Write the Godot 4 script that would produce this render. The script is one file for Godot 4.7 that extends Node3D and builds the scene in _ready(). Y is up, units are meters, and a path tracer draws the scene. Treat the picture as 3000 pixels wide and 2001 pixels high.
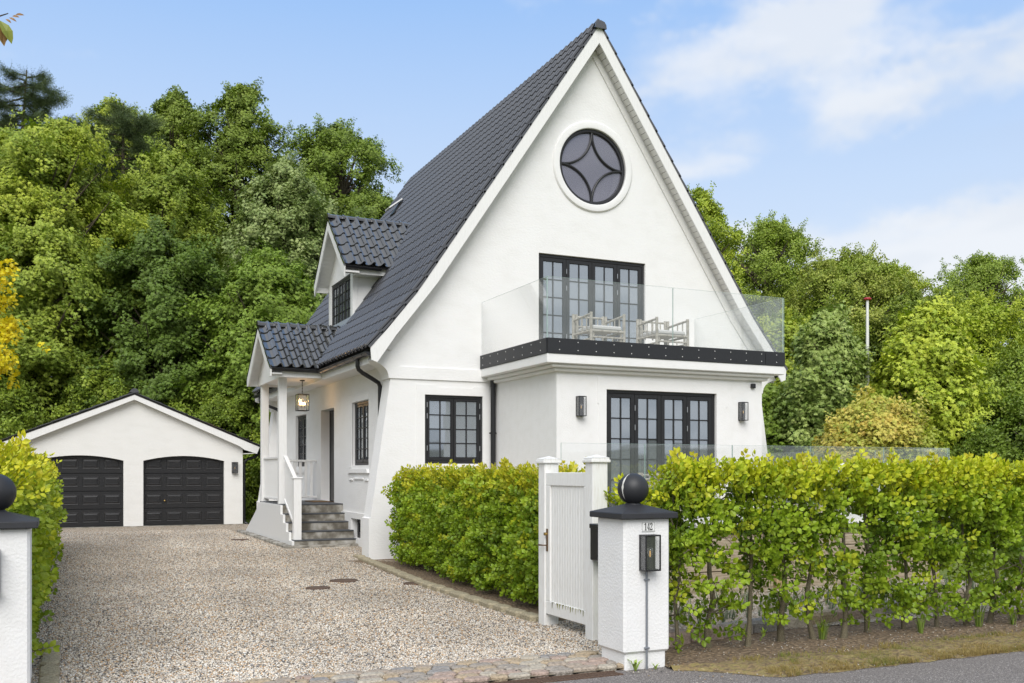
extends Node3D

# ---------------------------------------------------------------- mesh builder
class MB:
	var v := PackedVector3Array()
	var n := PackedVector3Array()
	var c := PackedColorArray()
	var uv := PackedVector2Array()
	var col := Color.WHITE
	var coloured := false
	func tri(a: Vector3, b: Vector3, d: Vector3) -> void:
		var k := (b - a).cross(d - a).normalized()
		tri_n(a, b, d, k, k, k)
	func tri_n(a: Vector3, b: Vector3, d: Vector3, na: Vector3, nb: Vector3, nd: Vector3) -> void:
		v.append(a); v.append(d); v.append(b)
		n.append(na); n.append(nd); n.append(nb)
		if coloured:
			c.append(col); c.append(col); c.append(col)
	func quad(a: Vector3, b: Vector3, d: Vector3, e: Vector3) -> void:
		tri(a, b, d); tri(a, d, e)
	func quad_n(a: Vector3, b: Vector3, d: Vector3, e: Vector3, na: Vector3, nb: Vector3, nd: Vector3, ne: Vector3) -> void:
		tri_n(a, b, d, na, nb, nd); tri_n(a, d, e, na, nd, ne)
	func box(lo: Vector3, hi: Vector3, xf := Transform3D.IDENTITY) -> void:
		cbox((lo + hi) / 2.0, hi - lo, 0.0, xf)
	# a box with chamfered edges
	func cbox(m: Vector3, s: Vector3, bev := 0.004, xf := Transform3D.IDENTITY) -> void:
		var h := s / 2.0
		var b := minf(bev, minf(h.x, minf(h.y, h.z)) * 0.6)
		for ax in 3:
			for sg in [-1.0, 1.0]:
				var u := Vector3.ZERO
				var w := Vector3.ZERO
				var k := Vector3.ZERO
				k[ax] = sg * h[ax]
				u[(ax + 1) % 3] = h[(ax + 1) % 3] - b
				w[(ax + 2) % 3] = h[(ax + 2) % 3] - b
				if sg < 0:
					var q := u; u = w; w = q
				quad(xf * (m + k - u - w), xf * (m + k + u - w), xf * (m + k + u + w), xf * (m + k - u + w))
		if b <= 0.0:
			return
		for ax in 3:
			var i := (ax + 1) % 3
			var j := (ax + 2) % 3
			for si in [-1.0, 1.0]:
				for sj in [-1.0, 1.0]:
					var l := Vector3.ZERO
					l[ax] = h[ax] - b
					var p := Vector3.ZERO
					p[i] = si * h[i]; p[j] = sj * (h[j] - b)
					var r := Vector3.ZERO
					r[i] = si * (h[i] - b); r[j] = sj * h[j]
					if si * sj > 0:
						quad(xf * (m + p - l), xf * (m + r - l), xf * (m + r + l), xf * (m + p + l))
					else:
						quad(xf * (m + r - l), xf * (m + p - l), xf * (m + p + l), xf * (m + r + l))
		for sx in [-1.0, 1.0]:
			for sy in [-1.0, 1.0]:
				for sz in [-1.0, 1.0]:
					var pa := m + Vector3(sx * h.x, sy * (h.y - b), sz * (h.z - b))
					var pb := m + Vector3(sx * (h.x - b), sy * h.y, sz * (h.z - b))
					var pc := m + Vector3(sx * (h.x - b), sy * (h.y - b), sz * h.z)
					if sx * sy * sz > 0:
						tri(xf * pa, xf * pb, xf * pc)
					else:
						tri(xf * pa, xf * pc, xf * pb)
	# polygon (counter-clockwise in xy) drawn out from z0 to z1
	func prism(poly: PackedVector2Array, z0: float, z1: float, xf := Transform3D.IDENTITY) -> void:
		if Geometry2D.is_polygon_clockwise(poly):
			poly = poly.duplicate()
			poly.reverse()
		var t := Geometry2D.triangulate_polygon(poly)
		for i in range(0, t.size(), 3):
			var a := poly[t[i]]
			var b := poly[t[i + 1]]
			var d := poly[t[i + 2]]
			if (b - a).cross(d - a) < 0:
				var q := b; b = d; d = q
			tri(xf * Vector3(a.x, a.y, z1), xf * Vector3(b.x, b.y, z1), xf * Vector3(d.x, d.y, z1))
			tri(xf * Vector3(a.x, a.y, z0), xf * Vector3(d.x, d.y, z0), xf * Vector3(b.x, b.y, z0))
		for i in poly.size():
			var a := poly[i]
			var b := poly[(i + 1) % poly.size()]
			quad(xf * Vector3(a.x, a.y, z0), xf * Vector3(b.x, b.y, z0), xf * Vector3(b.x, b.y, z1), xf * Vector3(a.x, a.y, z1))
	func tube(pts: Array, radii: Array, sides := 8, cap := true) -> void:
		var up := Vector3(0.31, 0.2, 0.93).normalized()
		var rings := []
		for i in pts.size():
			var d: Vector3 = (pts[mini(i + 1, pts.size() - 1)] - pts[maxi(i - 1, 0)]).normalized()
			var x := up.cross(d).normalized()
			up = d.cross(x).normalized()
			var ring := []
			for k in sides:
				var a := TAU * k / sides
				ring.append(x * cos(a) + up * sin(a))
			rings.append(ring)
		for i in pts.size() - 1:
			for k in sides:
				var q := (k + 1) % sides
				var r0: float = radii[mini(i, radii.size() - 1)]
				var r1: float = radii[mini(i + 1, radii.size() - 1)]
				var a0: Vector3 = rings[i][k]
				var b0: Vector3 = rings[i][q]
				var a1: Vector3 = rings[i + 1][k]
				var b1: Vector3 = rings[i + 1][q]
				quad_n(pts[i] + a0 * r0, pts[i] + b0 * r0, pts[i + 1] + b1 * r1, pts[i + 1] + a1 * r1, a0, b0, b1, a1)
		if cap:
			for k in sides:
				var q := (k + 1) % sides
				tri(pts[0], pts[0] + rings[0][q] * radii[0], pts[0] + rings[0][k] * radii[0])
				var e := pts.size() - 1
				var re: float = radii[mini(e, radii.size() - 1)]
				tri(pts[e], pts[e] + rings[e][k] * re, pts[e] + rings[e][q] * re)
	# profile of (radius, height) turned about y
	func lathe(prof: Array, seg := 24, xf := Transform3D.IDENTITY) -> void:
		for i in prof.size() - 1:
			var p: Vector2 = prof[i]
			var q: Vector2 = prof[i + 1]
			var t := (q - p).normalized()
			var tp: Vector2 = (q - prof[maxi(i - 1, 0)]).normalized()
			var tq: Vector2 = (prof[mini(i + 2, prof.size() - 1)] - p).normalized()
			if tp.dot(t) < 0.8: tp = t
			if tq.dot(t) < 0.8: tq = t
			for k in seg:
				var a := TAU * k / seg
				var b := TAU * (k + 1) / seg
				var ca := Vector3(cos(a), 0, -sin(a))
				var cb := Vector3(cos(b), 0, -sin(b))
				var y := Vector3.UP
				var nx := xf.basis
				quad_n(xf * (ca * p.x + y * p.y), xf * (cb * p.x + y * p.y), xf * (cb * q.x + y * q.y), xf * (ca * q.x + y * q.y),
					(nx * (ca * tp.y - y * tp.x)).normalized(), (nx * (cb * tp.y - y * tp.x)).normalized(), (nx * (cb * tq.y - y * tq.x)).normalized(), (nx * (ca * tq.y - y * tq.x)).normalized())
	func mesh() -> ArrayMesh:
		var arr := []
		arr.resize(Mesh.ARRAY_MAX)
		arr[Mesh.ARRAY_VERTEX] = v
		arr[Mesh.ARRAY_NORMAL] = n
		if coloured:
			arr[Mesh.ARRAY_COLOR] = c
		if uv.size() == v.size():
			arr[Mesh.ARRAY_TEX_UV] = uv
		var m := ArrayMesh.new()
		m.add_surface_from_arrays(Mesh.PRIMITIVE_TRIANGLES, arr)
		return m

# ---------------------------------------------------------------- helpers
var M := {}
var taken := {}
const ZY := Basis(Vector3(0, 0, 1), Vector3(0, 1, 0), Vector3(-1, 0, 0))   # drawn on a plane that faces -x

func lin(r: float, g: float, b: float) -> Color:
	return Color(r, g, b).linear_to_srgb()

func numbered(called: String) -> String:
	if not taken.has(called):
		taken[called] = 0
		return called
	taken[called] += 1
	return "%s_%03d" % [called, taken[called]]

func gx(o: Node3D) -> Transform3D:
	var t := o.transform
	var p = o.get_parent()
	while p is Node3D and p != self:
		t = p.transform * t
		p = p.get_parent()
	return t

func thing(called: String, label: String, category: String, at := Vector3.ZERO, turn := 0.0, group := "") -> Node3D:
	var o := Node3D.new()
	o.name = numbered(called)
	add_child(o)
	o.position = at
	o.rotation.y = turn
	return tag(o, label, category, group)

func tag(o: Node3D, label: String, category := "", group := "") -> Node3D:
	o.set_meta("label", label)
	if category: o.set_meta("category", category)
	if group: o.set_meta("group", group)
	return o

# a named mesh under a thing or part; vertices are in world places unless local is set
func part(parent: Node3D, called: String, m: Mesh, mat: Material, world := true) -> MeshInstance3D:
	var o := MeshInstance3D.new()
	o.mesh = m
	o.material_override = mat
	o.name = called
	parent.add_child(o, true)
	if world and parent != self:
		o.transform = gx(parent).affine_inverse()
	return o

# a part that shares a mesh, set at xf in the world
func piece(parent: Node3D, called: String, m: Mesh, mat: Material, xf: Transform3D) -> MeshInstance3D:
	var o := MeshInstance3D.new()
	o.mesh = m
	o.material_override = mat
	o.name = called
	parent.add_child(o, true)
	o.transform = xf if parent == self else gx(parent).affine_inverse() * xf
	return o

func solid(called: String, m: Mesh, mat: Material, label: String, category: String, group := "") -> MeshInstance3D:
	var o := part(self, numbered(called), m, mat)
	tag(o, label, category, group)
	return o

func structure(called: String, m: Mesh, mat: Material) -> MeshInstance3D:
	var o := part(self, numbered(called), m, mat)
	o.set_meta("kind", "structure")
	return o

func scatter(parent: Node3D, called: String, m: Mesh, mat: Material, where: Array, tints: Array) -> MultiMeshInstance3D:
	var mm := MultiMesh.new()
	mm.transform_format = MultiMesh.TRANSFORM_3D
	mm.use_colors = true
	mm.mesh = m
	mm.instance_count = where.size()
	for i in where.size():
		mm.set_instance_transform(i, where[i])
		mm.set_instance_color(i, tints[i])
	var o := MultiMeshInstance3D.new()
	o.multimesh = mm
	o.material_override = mat
	o.name = called if parent != self else numbered(called)
	parent.add_child(o, true)
	if parent != self:
		o.transform = gx(parent).affine_inverse()
	o.set_meta("kind", "stuff")
	return o

func bx(lo: Vector3, hi: Vector3, bev := 0.004) -> ArrayMesh:
	var b := MB.new()
	b.cbox((lo + hi) / 2.0, hi - lo, bev)
	return b.mesh()

func poly(a: Array) -> PackedVector2Array:
	var p := PackedVector2Array()
	for q in a: p.append(q)
	return p

# a CSG tree as a part: it becomes one mesh
func csg_part(parent: Node3D, called: String, shape: CSGShape3D, m: Material) -> void:
	shape.name = called
	shape.material_override = m
	parent.add_child(shape, true)
	shape.transform = gx(parent).affine_inverse()

func csg_box(lo: Vector3, hi: Vector3, cut := false) -> CSGBox3D:
	var b := CSGBox3D.new()
	b.size = hi - lo
	b.position = (lo + hi) / 2.0
	if cut: b.operation = CSGShape3D.OPERATION_SUBTRACTION
	return b

func rng(s: int) -> RandomNumberGenerator:
	var r := RandomNumberGenerator.new()
	r.seed = s
	return r

func rv(r: RandomNumberGenerator) -> Vector3:
	var y := r.randf_range(-1, 1)
	var a := r.randf() * TAU
	var q := sqrt(1.0 - y * y)
	return Vector3(q * cos(a), y, q * sin(a))

func aimed(y: Vector3, spin: float) -> Basis:
	y = y.normalized()
	var h := Vector3.RIGHT if absf(y.x) < 0.8 else Vector3.BACK
	var x := h.cross(y).normalized()
	return Basis(x, y, x.cross(y)) * Basis(Vector3.UP, spin)

# ---------------------------------------------------------------- textures and materials
func noise_tex(freq: float, seed_: int, size := 512, octaves := 4, kind := FastNoiseLite.TYPE_SIMPLEX_SMOOTH, ramp = null, normal := false, strength := 4.0) -> NoiseTexture2D:
	var f := FastNoiseLite.new()
	f.noise_type = kind
	f.frequency = freq
	f.seed = seed_
	f.fractal_octaves = octaves
	var t := NoiseTexture2D.new()
	t.width = size
	t.height = size
	t.seamless = true
	t.seamless_blend_skirt = 0.12
	t.noise = f
	if ramp != null: t.color_ramp = ramp
	t.as_normal_map = normal
	t.bump_strength = strength
	return t

func ramp(offsets: Array, colours: Array, stepped := false) -> Gradient:
	var g := Gradient.new()
	g.offsets = PackedFloat32Array(offsets)
	g.colors = PackedColorArray(colours)
	if stepped: g.interpolation_mode = Gradient.GRADIENT_INTERPOLATE_CONSTANT
	return g

func mat(colour: Color, rough := 0.6, metal := 0.0) -> StandardMaterial3D:
	var m := StandardMaterial3D.new()
	m.albedo_color = colour
	m.roughness = rough
	m.metallic = metal
	return m

func tri_mat(m: StandardMaterial3D, scale: float, tex: Texture2D, height: Texture2D = null, depth := 0.5, world := true) -> StandardMaterial3D:
	m.uv1_triplanar = true
	m.uv1_world_triplanar = world
	m.uv1_scale = Vector3.ONE * scale
	m.albedo_texture = tex
	if height:
		m.heightmap_enabled = true
		m.heightmap_texture = height
		m.heightmap_scale = depth
	return m

func leaf_mat(through: Color, rough := 0.45) -> StandardMaterial3D:
	var m := mat(Color.WHITE, rough)
	m.vertex_color_use_as_albedo = true
	m.backlight_enabled = true
	m.backlight = through
	m.cull_mode = BaseMaterial3D.CULL_DISABLED
	m.metallic_specular = 0.4
	return m

func make_materials() -> void:
	var soft := noise_tex(0.006, 3, 512, 5, FastNoiseLite.TYPE_SIMPLEX_SMOOTH, ramp([0.0, 0.5, 1.0], [Color(0.978, 0.976, 0.972), Color(0.995, 0.994, 0.992), Color(1, 1, 1)]))
	var rough_h := noise_tex(0.03, 7, 1024, 5)
	# brushed, trowelled plaster
	M.plaster = tri_mat(mat(lin(0.81, 0.81, 0.807), 0.85), 0.55, soft, rough_h, 0.22)
	M.plaster.uv1_scale = Vector3(0.4, 0.75, 0.4)
	M.plaster_coarse = tri_mat(mat(lin(0.81, 0.81, 0.807), 0.85), 1.1, soft, rough_h, 0.24)
	M.garage_plaster = tri_mat(mat(lin(0.77, 0.765, 0.745), 0.85), 0.5, soft, rough_h, 0.3)
	M.garage_plaster.uv1_scale = Vector3(0.35, 0.9, 0.35)
	var grain := noise_tex(0.02, 12, 512, 4, FastNoiseLite.TYPE_SIMPLEX_SMOOTH, ramp([0.0, 0.45, 1.0], [Color(0.968, 0.966, 0.96), Color(0.992, 0.991, 0.99), Color(1, 1, 1)]))
	M.white = tri_mat(mat(lin(0.80, 0.80, 0.79), 0.42), 0.7, grain)
	M.white.uv1_scale = Vector3(2.5, 0.35, 2.5)
	M.white_board = tri_mat(mat(lin(0.76, 0.755, 0.74), 0.5), 0.7, grain)
	M.gate = tri_mat(mat(lin(0.83, 0.83, 0.82), 0.5), 1.0, noise_tex(0.02, 14, 512, 5, FastNoiseLite.TYPE_SIMPLEX_SMOOTH, ramp([0.0, 0.28, 0.5, 1.0], [Color(0.90, 0.885, 0.85), Color(0.965, 0.96, 0.95), Color(0.99, 0.99, 0.985), Color(1, 1, 1)])))
	M.gate.uv1_scale = Vector3(6.0, 0.5, 6.0)
	M.tile = mat(lin(0.034, 0.034, 0.038), 0.22)
	M.tile.metallic_specular = 0.8
	M.tile_b = mat(lin(0.040, 0.040, 0.044), 0.25)
	M.tile_b.metallic_specular = 0.8
	M.tile_gloss = mat(lin(0.026, 0.026, 0.026), 0.10)
	M.tile_gloss.metallic_specular = 0.75
	for k in [M.tile, M.tile_b, M.tile_gloss]:
		k.clearcoat_enabled = true
		k.clearcoat = 0.8
		k.clearcoat_roughness = 0.12
	M.felt = mat(lin(0.012, 0.012, 0.013), 0.9)
	M.black = mat(lin(0.014, 0.014, 0.016), 0.38)
	M.black_metal = mat(lin(0.013, 0.013, 0.015), 0.35)
	M.fascia = tri_mat(mat(lin(0.020, 0.021, 0.025), 0.5), 1.0, noise_tex(0.03, 31, 256, 3, FastNoiseLite.TYPE_SIMPLEX_SMOOTH, ramp([0, 1], [Color(0.85, 0.85, 0.86), Color(1, 1, 1)])))
	M.fascia.uv1_scale = Vector3(6, 0.8, 6)
	M.door_black = tri_mat(mat(lin(0.017, 0.017, 0.019), 0.42), 1.0, noise_tex(0.02, 33, 256, 4, FastNoiseLite.TYPE_SIMPLEX_SMOOTH, ramp([0, 1], [Color(0.8, 0.8, 0.8), Color(1, 1, 1)])))
	M.door_black.uv1_scale = Vector3(0.8, 5, 0.8)
	M.lead = mat(lin(0.30, 0.33, 0.36), 0.45, 0.3)
	M.steel = mat(lin(0.42, 0.43, 0.45), 0.35, 0.8)
	M.zinc = mat(lin(0.26, 0.28, 0.31), 0.45, 0.5)
	M.brass = mat(lin(0.45, 0.30, 0.10), 0.35, 0.9)
	M.bronze = mat(lin(0.16, 0.10, 0.055), 0.45, 0.6)
	M.rust = tri_mat(mat(lin(0.17, 0.105, 0.07), 0.85), 3.0, noise_tex(0.04, 41, 256, 4, FastNoiseLite.TYPE_SIMPLEX_SMOOTH, ramp([0, 1], [Color(0.6, 0.6, 0.6), Color(1, 1, 1)])))
	# panes: a thin coated sheet over the dim room
	M.pane = mat(lin(0.40, 0.44, 0.48), 0.03, 0.72)
	M.pane.transparency = BaseMaterial3D.TRANSPARENCY_ALPHA
	M.pane.albedo_color.a = 0.36
	M.pane.metallic_specular = 0.8
	M.pane_round = mat(lin(0.30, 0.30, 0.36), 0.04, 0.40)
	M.pane_round.transparency = BaseMaterial3D.TRANSPARENCY_ALPHA
	M.pane_round.albedo_color.a = 0.22
	M.clear = mat(lin(0.72, 0.82, 0.79), 0.02)
	M.clear.transparency = BaseMaterial3D.TRANSPARENCY_ALPHA
	M.clear.albedo_color.a = 0.05
	M.clear.metallic_specular = 0.6
	M.glass_edge = mat(lin(0.35, 0.48, 0.44), 0.2)
	M.lamp_glass = mat(lin(0.6, 0.62, 0.64), 0.02)
	M.lamp_glass.transparency = BaseMaterial3D.TRANSPARENCY_ALPHA
	M.lamp_glass.albedo_color.a = 0.03
	M.curtain = mat(lin(0.72, 0.73, 0.73), 0.9)
	M.blind = mat(lin(0.40, 0.43, 0.44), 0.9)
	M.room = mat(lin(0.30, 0.30, 0.29), 0.9)
	M.room_floor = mat(lin(0.20, 0.14, 0.09), 0.6)
	M.glow = mat(lin(1, 0.8, 0.5), 0.5)
	M.glow.emission_enabled = true
	M.glow.emission = lin(1.0, 0.62, 0.26)
	M.glow.emission_energy_multiplier = 7.0
	M.bulb_off = mat(lin(0.75, 0.45, 0.14), 0.2)
	var concrete := noise_tex(0.008, 51, 512, 5, FastNoiseLite.TYPE_SIMPLEX_SMOOTH, ramp([0.0, 0.4, 0.6, 1.0], [Color(0.33, 0.31, 0.27), Color(0.47, 0.45, 0.41), Color(0.60, 0.585, 0.55), Color(0.72, 0.71, 0.69)]))
	M.concrete = tri_mat(mat(Color.WHITE, 0.8), 0.7, concrete, rough_h, 0.5)
	M.slate = mat(lin(0.065, 0.07, 0.078), 0.55)
	M.coir = tri_mat(mat(lin(0.26, 0.16, 0.08), 0.95), 6.0, noise_tex(0.2, 61, 128, 2, FastNoiseLite.TYPE_SIMPLEX_SMOOTH, ramp([0, 1], [Color(0.55, 0.55, 0.55), Color(1, 1, 1)])))
	var wood := noise_tex(0.012, 71, 512, 5, FastNoiseLite.TYPE_SIMPLEX_SMOOTH, ramp([0.0, 0.5, 1.0], [Color(0.52, 0.46, 0.39), Color(0.66, 0.60, 0.53), Color(0.76, 0.71, 0.65)]))
	M.grey_wood = tri_mat(mat(Color.WHITE, 0.8), 1.0, noise_tex(0.012, 72, 256, 4, FastNoiseLite.TYPE_SIMPLEX_SMOOTH, ramp([0.0, 0.5, 1.0], [Color(0.52, 0.50, 0.46), Color(0.64, 0.62, 0.575), Color(0.74, 0.72, 0.68)])), null, 0.0, false)
	M.grey_wood.uv1_scale = Vector3(3, 3, 3)
	M.board_wood = tri_mat(mat(Color(0.95, 0.96, 0.93), 0.85), 1.0, wood)
	M.board_wood.uv1_scale = Vector3(0.5, 5, 0.5)
	M.pale_wood = tri_mat(mat(lin(0.50, 0.38, 0.22), 0.8), 1.0, noise_tex(0.02, 73, 256, 3, FastNoiseLite.TYPE_SIMPLEX_SMOOTH, ramp([0, 1], [Color(0.8, 0.78, 0.74), Color(1, 1, 1)])))
	M.cushion = tri_mat(mat(lin(0.62, 0.62, 0.60), 0.95), 30.0, noise_tex(0.2, 75, 128, 2, FastNoiseLite.TYPE_SIMPLEX_SMOOTH, ramp([0, 1], [Color(0.88, 0.88, 0.88), Color(1, 1, 1)])))
	# ground
	var stones := ramp([0.0, 0.08, 0.2, 0.36, 0.50, 0.64, 0.78, 0.90, 1.0], [Color(0.25, 0.24, 0.23), Color(0.40, 0.375, 0.35), Color(0.55, 0.47, 0.38), Color(0.66, 0.61, 0.545), Color(0.75, 0.71, 0.65), Color(0.80, 0.77, 0.715), Color(0.68, 0.57, 0.44), Color(0.88, 0.86, 0.82), Color(0.93, 0.915, 0.885)])
	var cell := noise_tex(0.075, 81, 1024, 1, FastNoiseLite.TYPE_CELLULAR, stones)
	var cn: FastNoiseLite = cell.noise
	cn.cellular_return_type = FastNoiseLite.RETURN_CELL_VALUE
	cn.cellular_jitter = 1.0
	var dist := noise_tex(0.075, 81, 1024, 1, FastNoiseLite.TYPE_CELLULAR, ramp([0.0, 1.0], [Color.WHITE, Color.BLACK]))
	var dn: FastNoiseLite = dist.noise
	dn.cellular_return_type = FastNoiseLite.RETURN_DISTANCE
	dn.cellular_jitter = 1.0
	M.gravel = tri_mat(mat(Color(0.98, 0.97, 0.96), 0.9), 0.72, cell, dist, 2.0)
	M.gravel.detail_enabled = true
	M.gravel.detail_blend_mode = BaseMaterial3D.BLEND_MODE_MUL
	M.pebble = mat(Color.WHITE, 0.75)
	M.pebble.vertex_color_use_as_albedo = true
	var tar := ramp([0.0, 0.2, 0.45, 0.7, 0.92, 1.0], [Color(0.34, 0.33, 0.33), Color(0.44, 0.43, 0.43), Color(0.50, 0.485, 0.48), Color(0.55, 0.54, 0.53), Color(0.62, 0.61, 0.60), Color(0.86, 0.85, 0.84)])
	var asphalt := noise_tex(0.16, 91, 1024, 1, FastNoiseLite.TYPE_CELLULAR, tar)
	var an: FastNoiseLite = asphalt.noise
	an.cellular_return_type = FastNoiseLite.RETURN_CELL_VALUE
	M.asphalt = tri_mat(mat(Color(0.90, 0.88, 0.87), 0.92), 0.9, asphalt, noise_tex(0.12, 93, 512, 3), 0.5)
	M.soil = tri_mat(mat(Color.WHITE, 0.95), 0.6, noise_tex(0.03, 95, 1024, 6, FastNoiseLite.TYPE_SIMPLEX_SMOOTH, ramp([0.0, 0.4, 0.6, 0.8, 1.0], [Color(0.30, 0.24, 0.185), Color(0.40, 0.335, 0.26), Color(0.50, 0.425, 0.335), Color(0.58, 0.50, 0.40), Color(0.70, 0.635, 0.55)])), noise_tex(0.05, 97, 512, 5), 4.0)
	M.sand = tri_mat(mat(Color.WHITE, 0.95), 1.2, noise_tex(0.05, 94, 512, 5, FastNoiseLite.TYPE_SIMPLEX_SMOOTH, ramp([0.0, 0.5, 1.0], [Color(0.38, 0.34, 0.27), Color(0.52, 0.48, 0.40), Color(0.64, 0.60, 0.53)])), rough_h, 1.5)
	M.moss = tri_mat(mat(Color.WHITE, 0.95), 0.5, noise_tex(0.02, 98, 1024, 6, FastNoiseLite.TYPE_SIMPLEX_SMOOTH, ramp([0.0, 0.35, 0.5, 0.65, 1.0], [Color(0.32, 0.27, 0.20), Color(0.43, 0.37, 0.28), Color(0.56, 0.48, 0.34), Color(0.49, 0.45, 0.27), Color(0.68, 0.61, 0.46)])), noise_tex(0.06, 99, 512, 5), 3.0)
	M.lawn = tri_mat(mat(Color.WHITE, 0.95), 0.4, noise_tex(0.03, 101, 512, 5, FastNoiseLite.TYPE_SIMPLEX_SMOOTH, ramp([0.0, 0.5, 1.0], [Color(0.26, 0.33, 0.11), Color(0.40, 0.46, 0.17), Color(0.54, 0.56, 0.26)])), noise_tex(0.08, 103, 512, 4), 3.0)
	M.forest_floor = tri_mat(mat(Color.WHITE, 0.95), 0.2, noise_tex(0.03, 105, 512, 5, FastNoiseLite.TYPE_SIMPLEX_SMOOTH, ramp([0.0, 1.0], [Color(0.13, 0.14, 0.07), Color(0.27, 0.30, 0.13)])))
	var granite := noise_tex(0.03, 107, 512, 5, FastNoiseLite.TYPE_SIMPLEX_SMOOTH, ramp([0.0, 0.5, 1.0], [Color(0.66, 0.64, 0.61), Color(0.88, 0.86, 0.83), Color(1, 0.99, 0.97)]))
	M.stone = []
	for k in [Color(0.74, 0.70, 0.66), Color(0.70, 0.68, 0.66), Color(0.78, 0.72, 0.63), Color(0.66, 0.66, 0.67), Color(0.76, 0.69, 0.66), Color(0.80, 0.78, 0.74)]:
		M.stone.append(tri_mat(mat(k, 0.85), 1.6, granite, rough_h, 0.8))
	M.edge_stone = tri_mat(mat(Color(0.72, 0.69, 0.60), 0.9), 1.6, granite, rough_h, 0.8)
	M.bark = tri_mat(mat(Color.WHITE, 0.95), 1.2, noise_tex(0.03, 111, 512, 5, FastNoiseLite.TYPE_SIMPLEX_SMOOTH, ramp([0.0, 0.5, 1.0], [Color(0.22, 0.19, 0.15), Color(0.37, 0.33, 0.27), Color(0.50, 0.47, 0.40)])), rough_h, 2.0)
	M.beech_bark = tri_mat(mat(Color.WHITE, 0.9), 5.0, noise_tex(0.03, 113, 512, 5, FastNoiseLite.TYPE_SIMPLEX_SMOOTH, ramp([0.0, 0.5, 1.0], [Color(0.30, 0.28, 0.22), Color(0.44, 0.41, 0.33), Color(0.58, 0.55, 0.46)])), rough_h, 0.6)
	M.leaf = leaf_mat(Color(0.50, 0.56, 0.24))
	M.gold_leaf = leaf_mat(Color(0.8, 0.75, 0.2), 0.5)
	M.needle = leaf_mat(Color(0.26, 0.30, 0.14), 0.6)
	M.beech_leaf = leaf_mat(Color(0.66, 0.70, 0.22), 0.42)
	M.grass = leaf_mat(Color(0.5, 0.5, 0.3), 0.7)

# ---------------------------------------------------------------- sky
func streak(x: float, y: float, x0: float, y0: float, x1: float, y1: float, w: float) -> float:
	if absf(x - x0) > 40.0: return 0.0
	var d := Vector2(x1 - x0, y1 - y0)
	var t := clampf((Vector2(x - x0, y - y0)).dot(d) / d.length_squared(), 0.0, 1.0)
	var e := Vector2(x, y).distance_to(Vector2(x0, y0) + d * t) / w
	return exp(-e * e)

func sky_picture() -> ImageTexture:
	var w := 2048
	var h := 1024
	var im := Image.create(w, h, false, Image.FORMAT_RGBF)
	var big := FastNoiseLite.new()
	big.seed = 29; big.frequency = 1.15; big.fractal_octaves = 5; big.noise_type = FastNoiseLite.TYPE_SIMPLEX_SMOOTH
	big.domain_warp_enabled = true; big.domain_warp_amplitude = 0.35; big.domain_warp_frequency = 0.8
	var wisp := FastNoiseLite.new()
	wisp.seed = 4; wisp.frequency = 0.06; wisp.fractal_octaves = 4
	var low := Color(0.30, 0.32, 0.28)
	for j in h:
		var el := PI / 2.0 - (j + 0.5) / h * PI
		var sy := sin(el)
		if el < -0.05:
			im.fill_rect(Rect2i(0, j, w, h - j), low)
			break
		var t := clampf(sy / 0.46, 0.0, 1.0)
		var base := Color(0.79, 0.875, 0.965).lerp(Color(0.30, 0.52, 0.91), pow(t, 1.45))
		base = base.lerp(Color(0.28, 0.46, 0.80), smoothstep(0.5, 1.0, sy))
		var k := 1.0 / (maxf(sy, 0.0) + 0.16)
		var low_bank := smoothstep(0.30, 0.08, sy)
		for i in w:
			var a := wrapf((i + 0.5) / w * TAU, -PI, PI)   # the picture begins at -z
			var x := sin(a) * cos(el)
			var z := -cos(a) * cos(el)
			var q := big.get_noise_3d(x * k * 0.75 + 3.1, z * k * 1.0, 1.7)
			# the deck is broken over the wood and closes behind the road
			var open := smoothstep(0.25, 0.93, (x * 0.35 - z * 0.93))
			var az := rad_to_deg(a)
			var eld := rad_to_deg(el)
			var bias := lerpf(0.60, -0.66, open)
			bias += 0.70 * streak(az, eld, 30.5, 20.2, 44.0, 24.6, 2.0) + 0.78 * streak(az, eld, 43.5, 19.4, 58.0, 21.6, 2.2) + 0.45 * streak(az, eld, 33.0, 17.2, 38.0, 17.6, 1.3)
			bias += 0.95 * smoothstep(15.8, 12.2, eld) * smoothstep(18.0, 34.0, az) + 0.50 * streak(az, eld, 13.0, 17.5, 19.5, 20.5, 2.6)
			var fine := wisp.get_noise_2d(az * 3.2 - eld * 2.0, eld * 7.0)
			var cl := smoothstep(-0.30, 0.62, q * 1.25 + fine * 0.30 + bias)
			var s := base.lerp(Color(0.88, 0.90, 0.93).lerp(Color(0.80, 0.835, 0.885), smoothstep(0.25, -0.1, wisp.get_noise_2d(az * 1.5, eld * 5.0)) * 0.6), cl * lerpf(0.92, 0.80, open))
			# thick cloud has grey undersides in bands
			s = s.lerp(Color(0.50, 0.55, 0.62), (1.0 - open) * 0.75 * smoothstep(-0.15, 0.35, wisp.get_noise_2d(az * 0.8 + 300.0, eld * 4.0)) * smoothstep(70.0, 20.0, eld))
			im.set_pixel(i, j, s)
	return ImageTexture.create_from_image(im)

# ---------------------------------------------------------------- setting
func rise(x: float, z: float) -> float:
	# the forecourt climbs a little towards the steps and the garage
	return 0.085 * smoothstep(-17.4, -20.0, z) - 0.02 * smoothstep(-24.0, -30.0, z)

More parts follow.
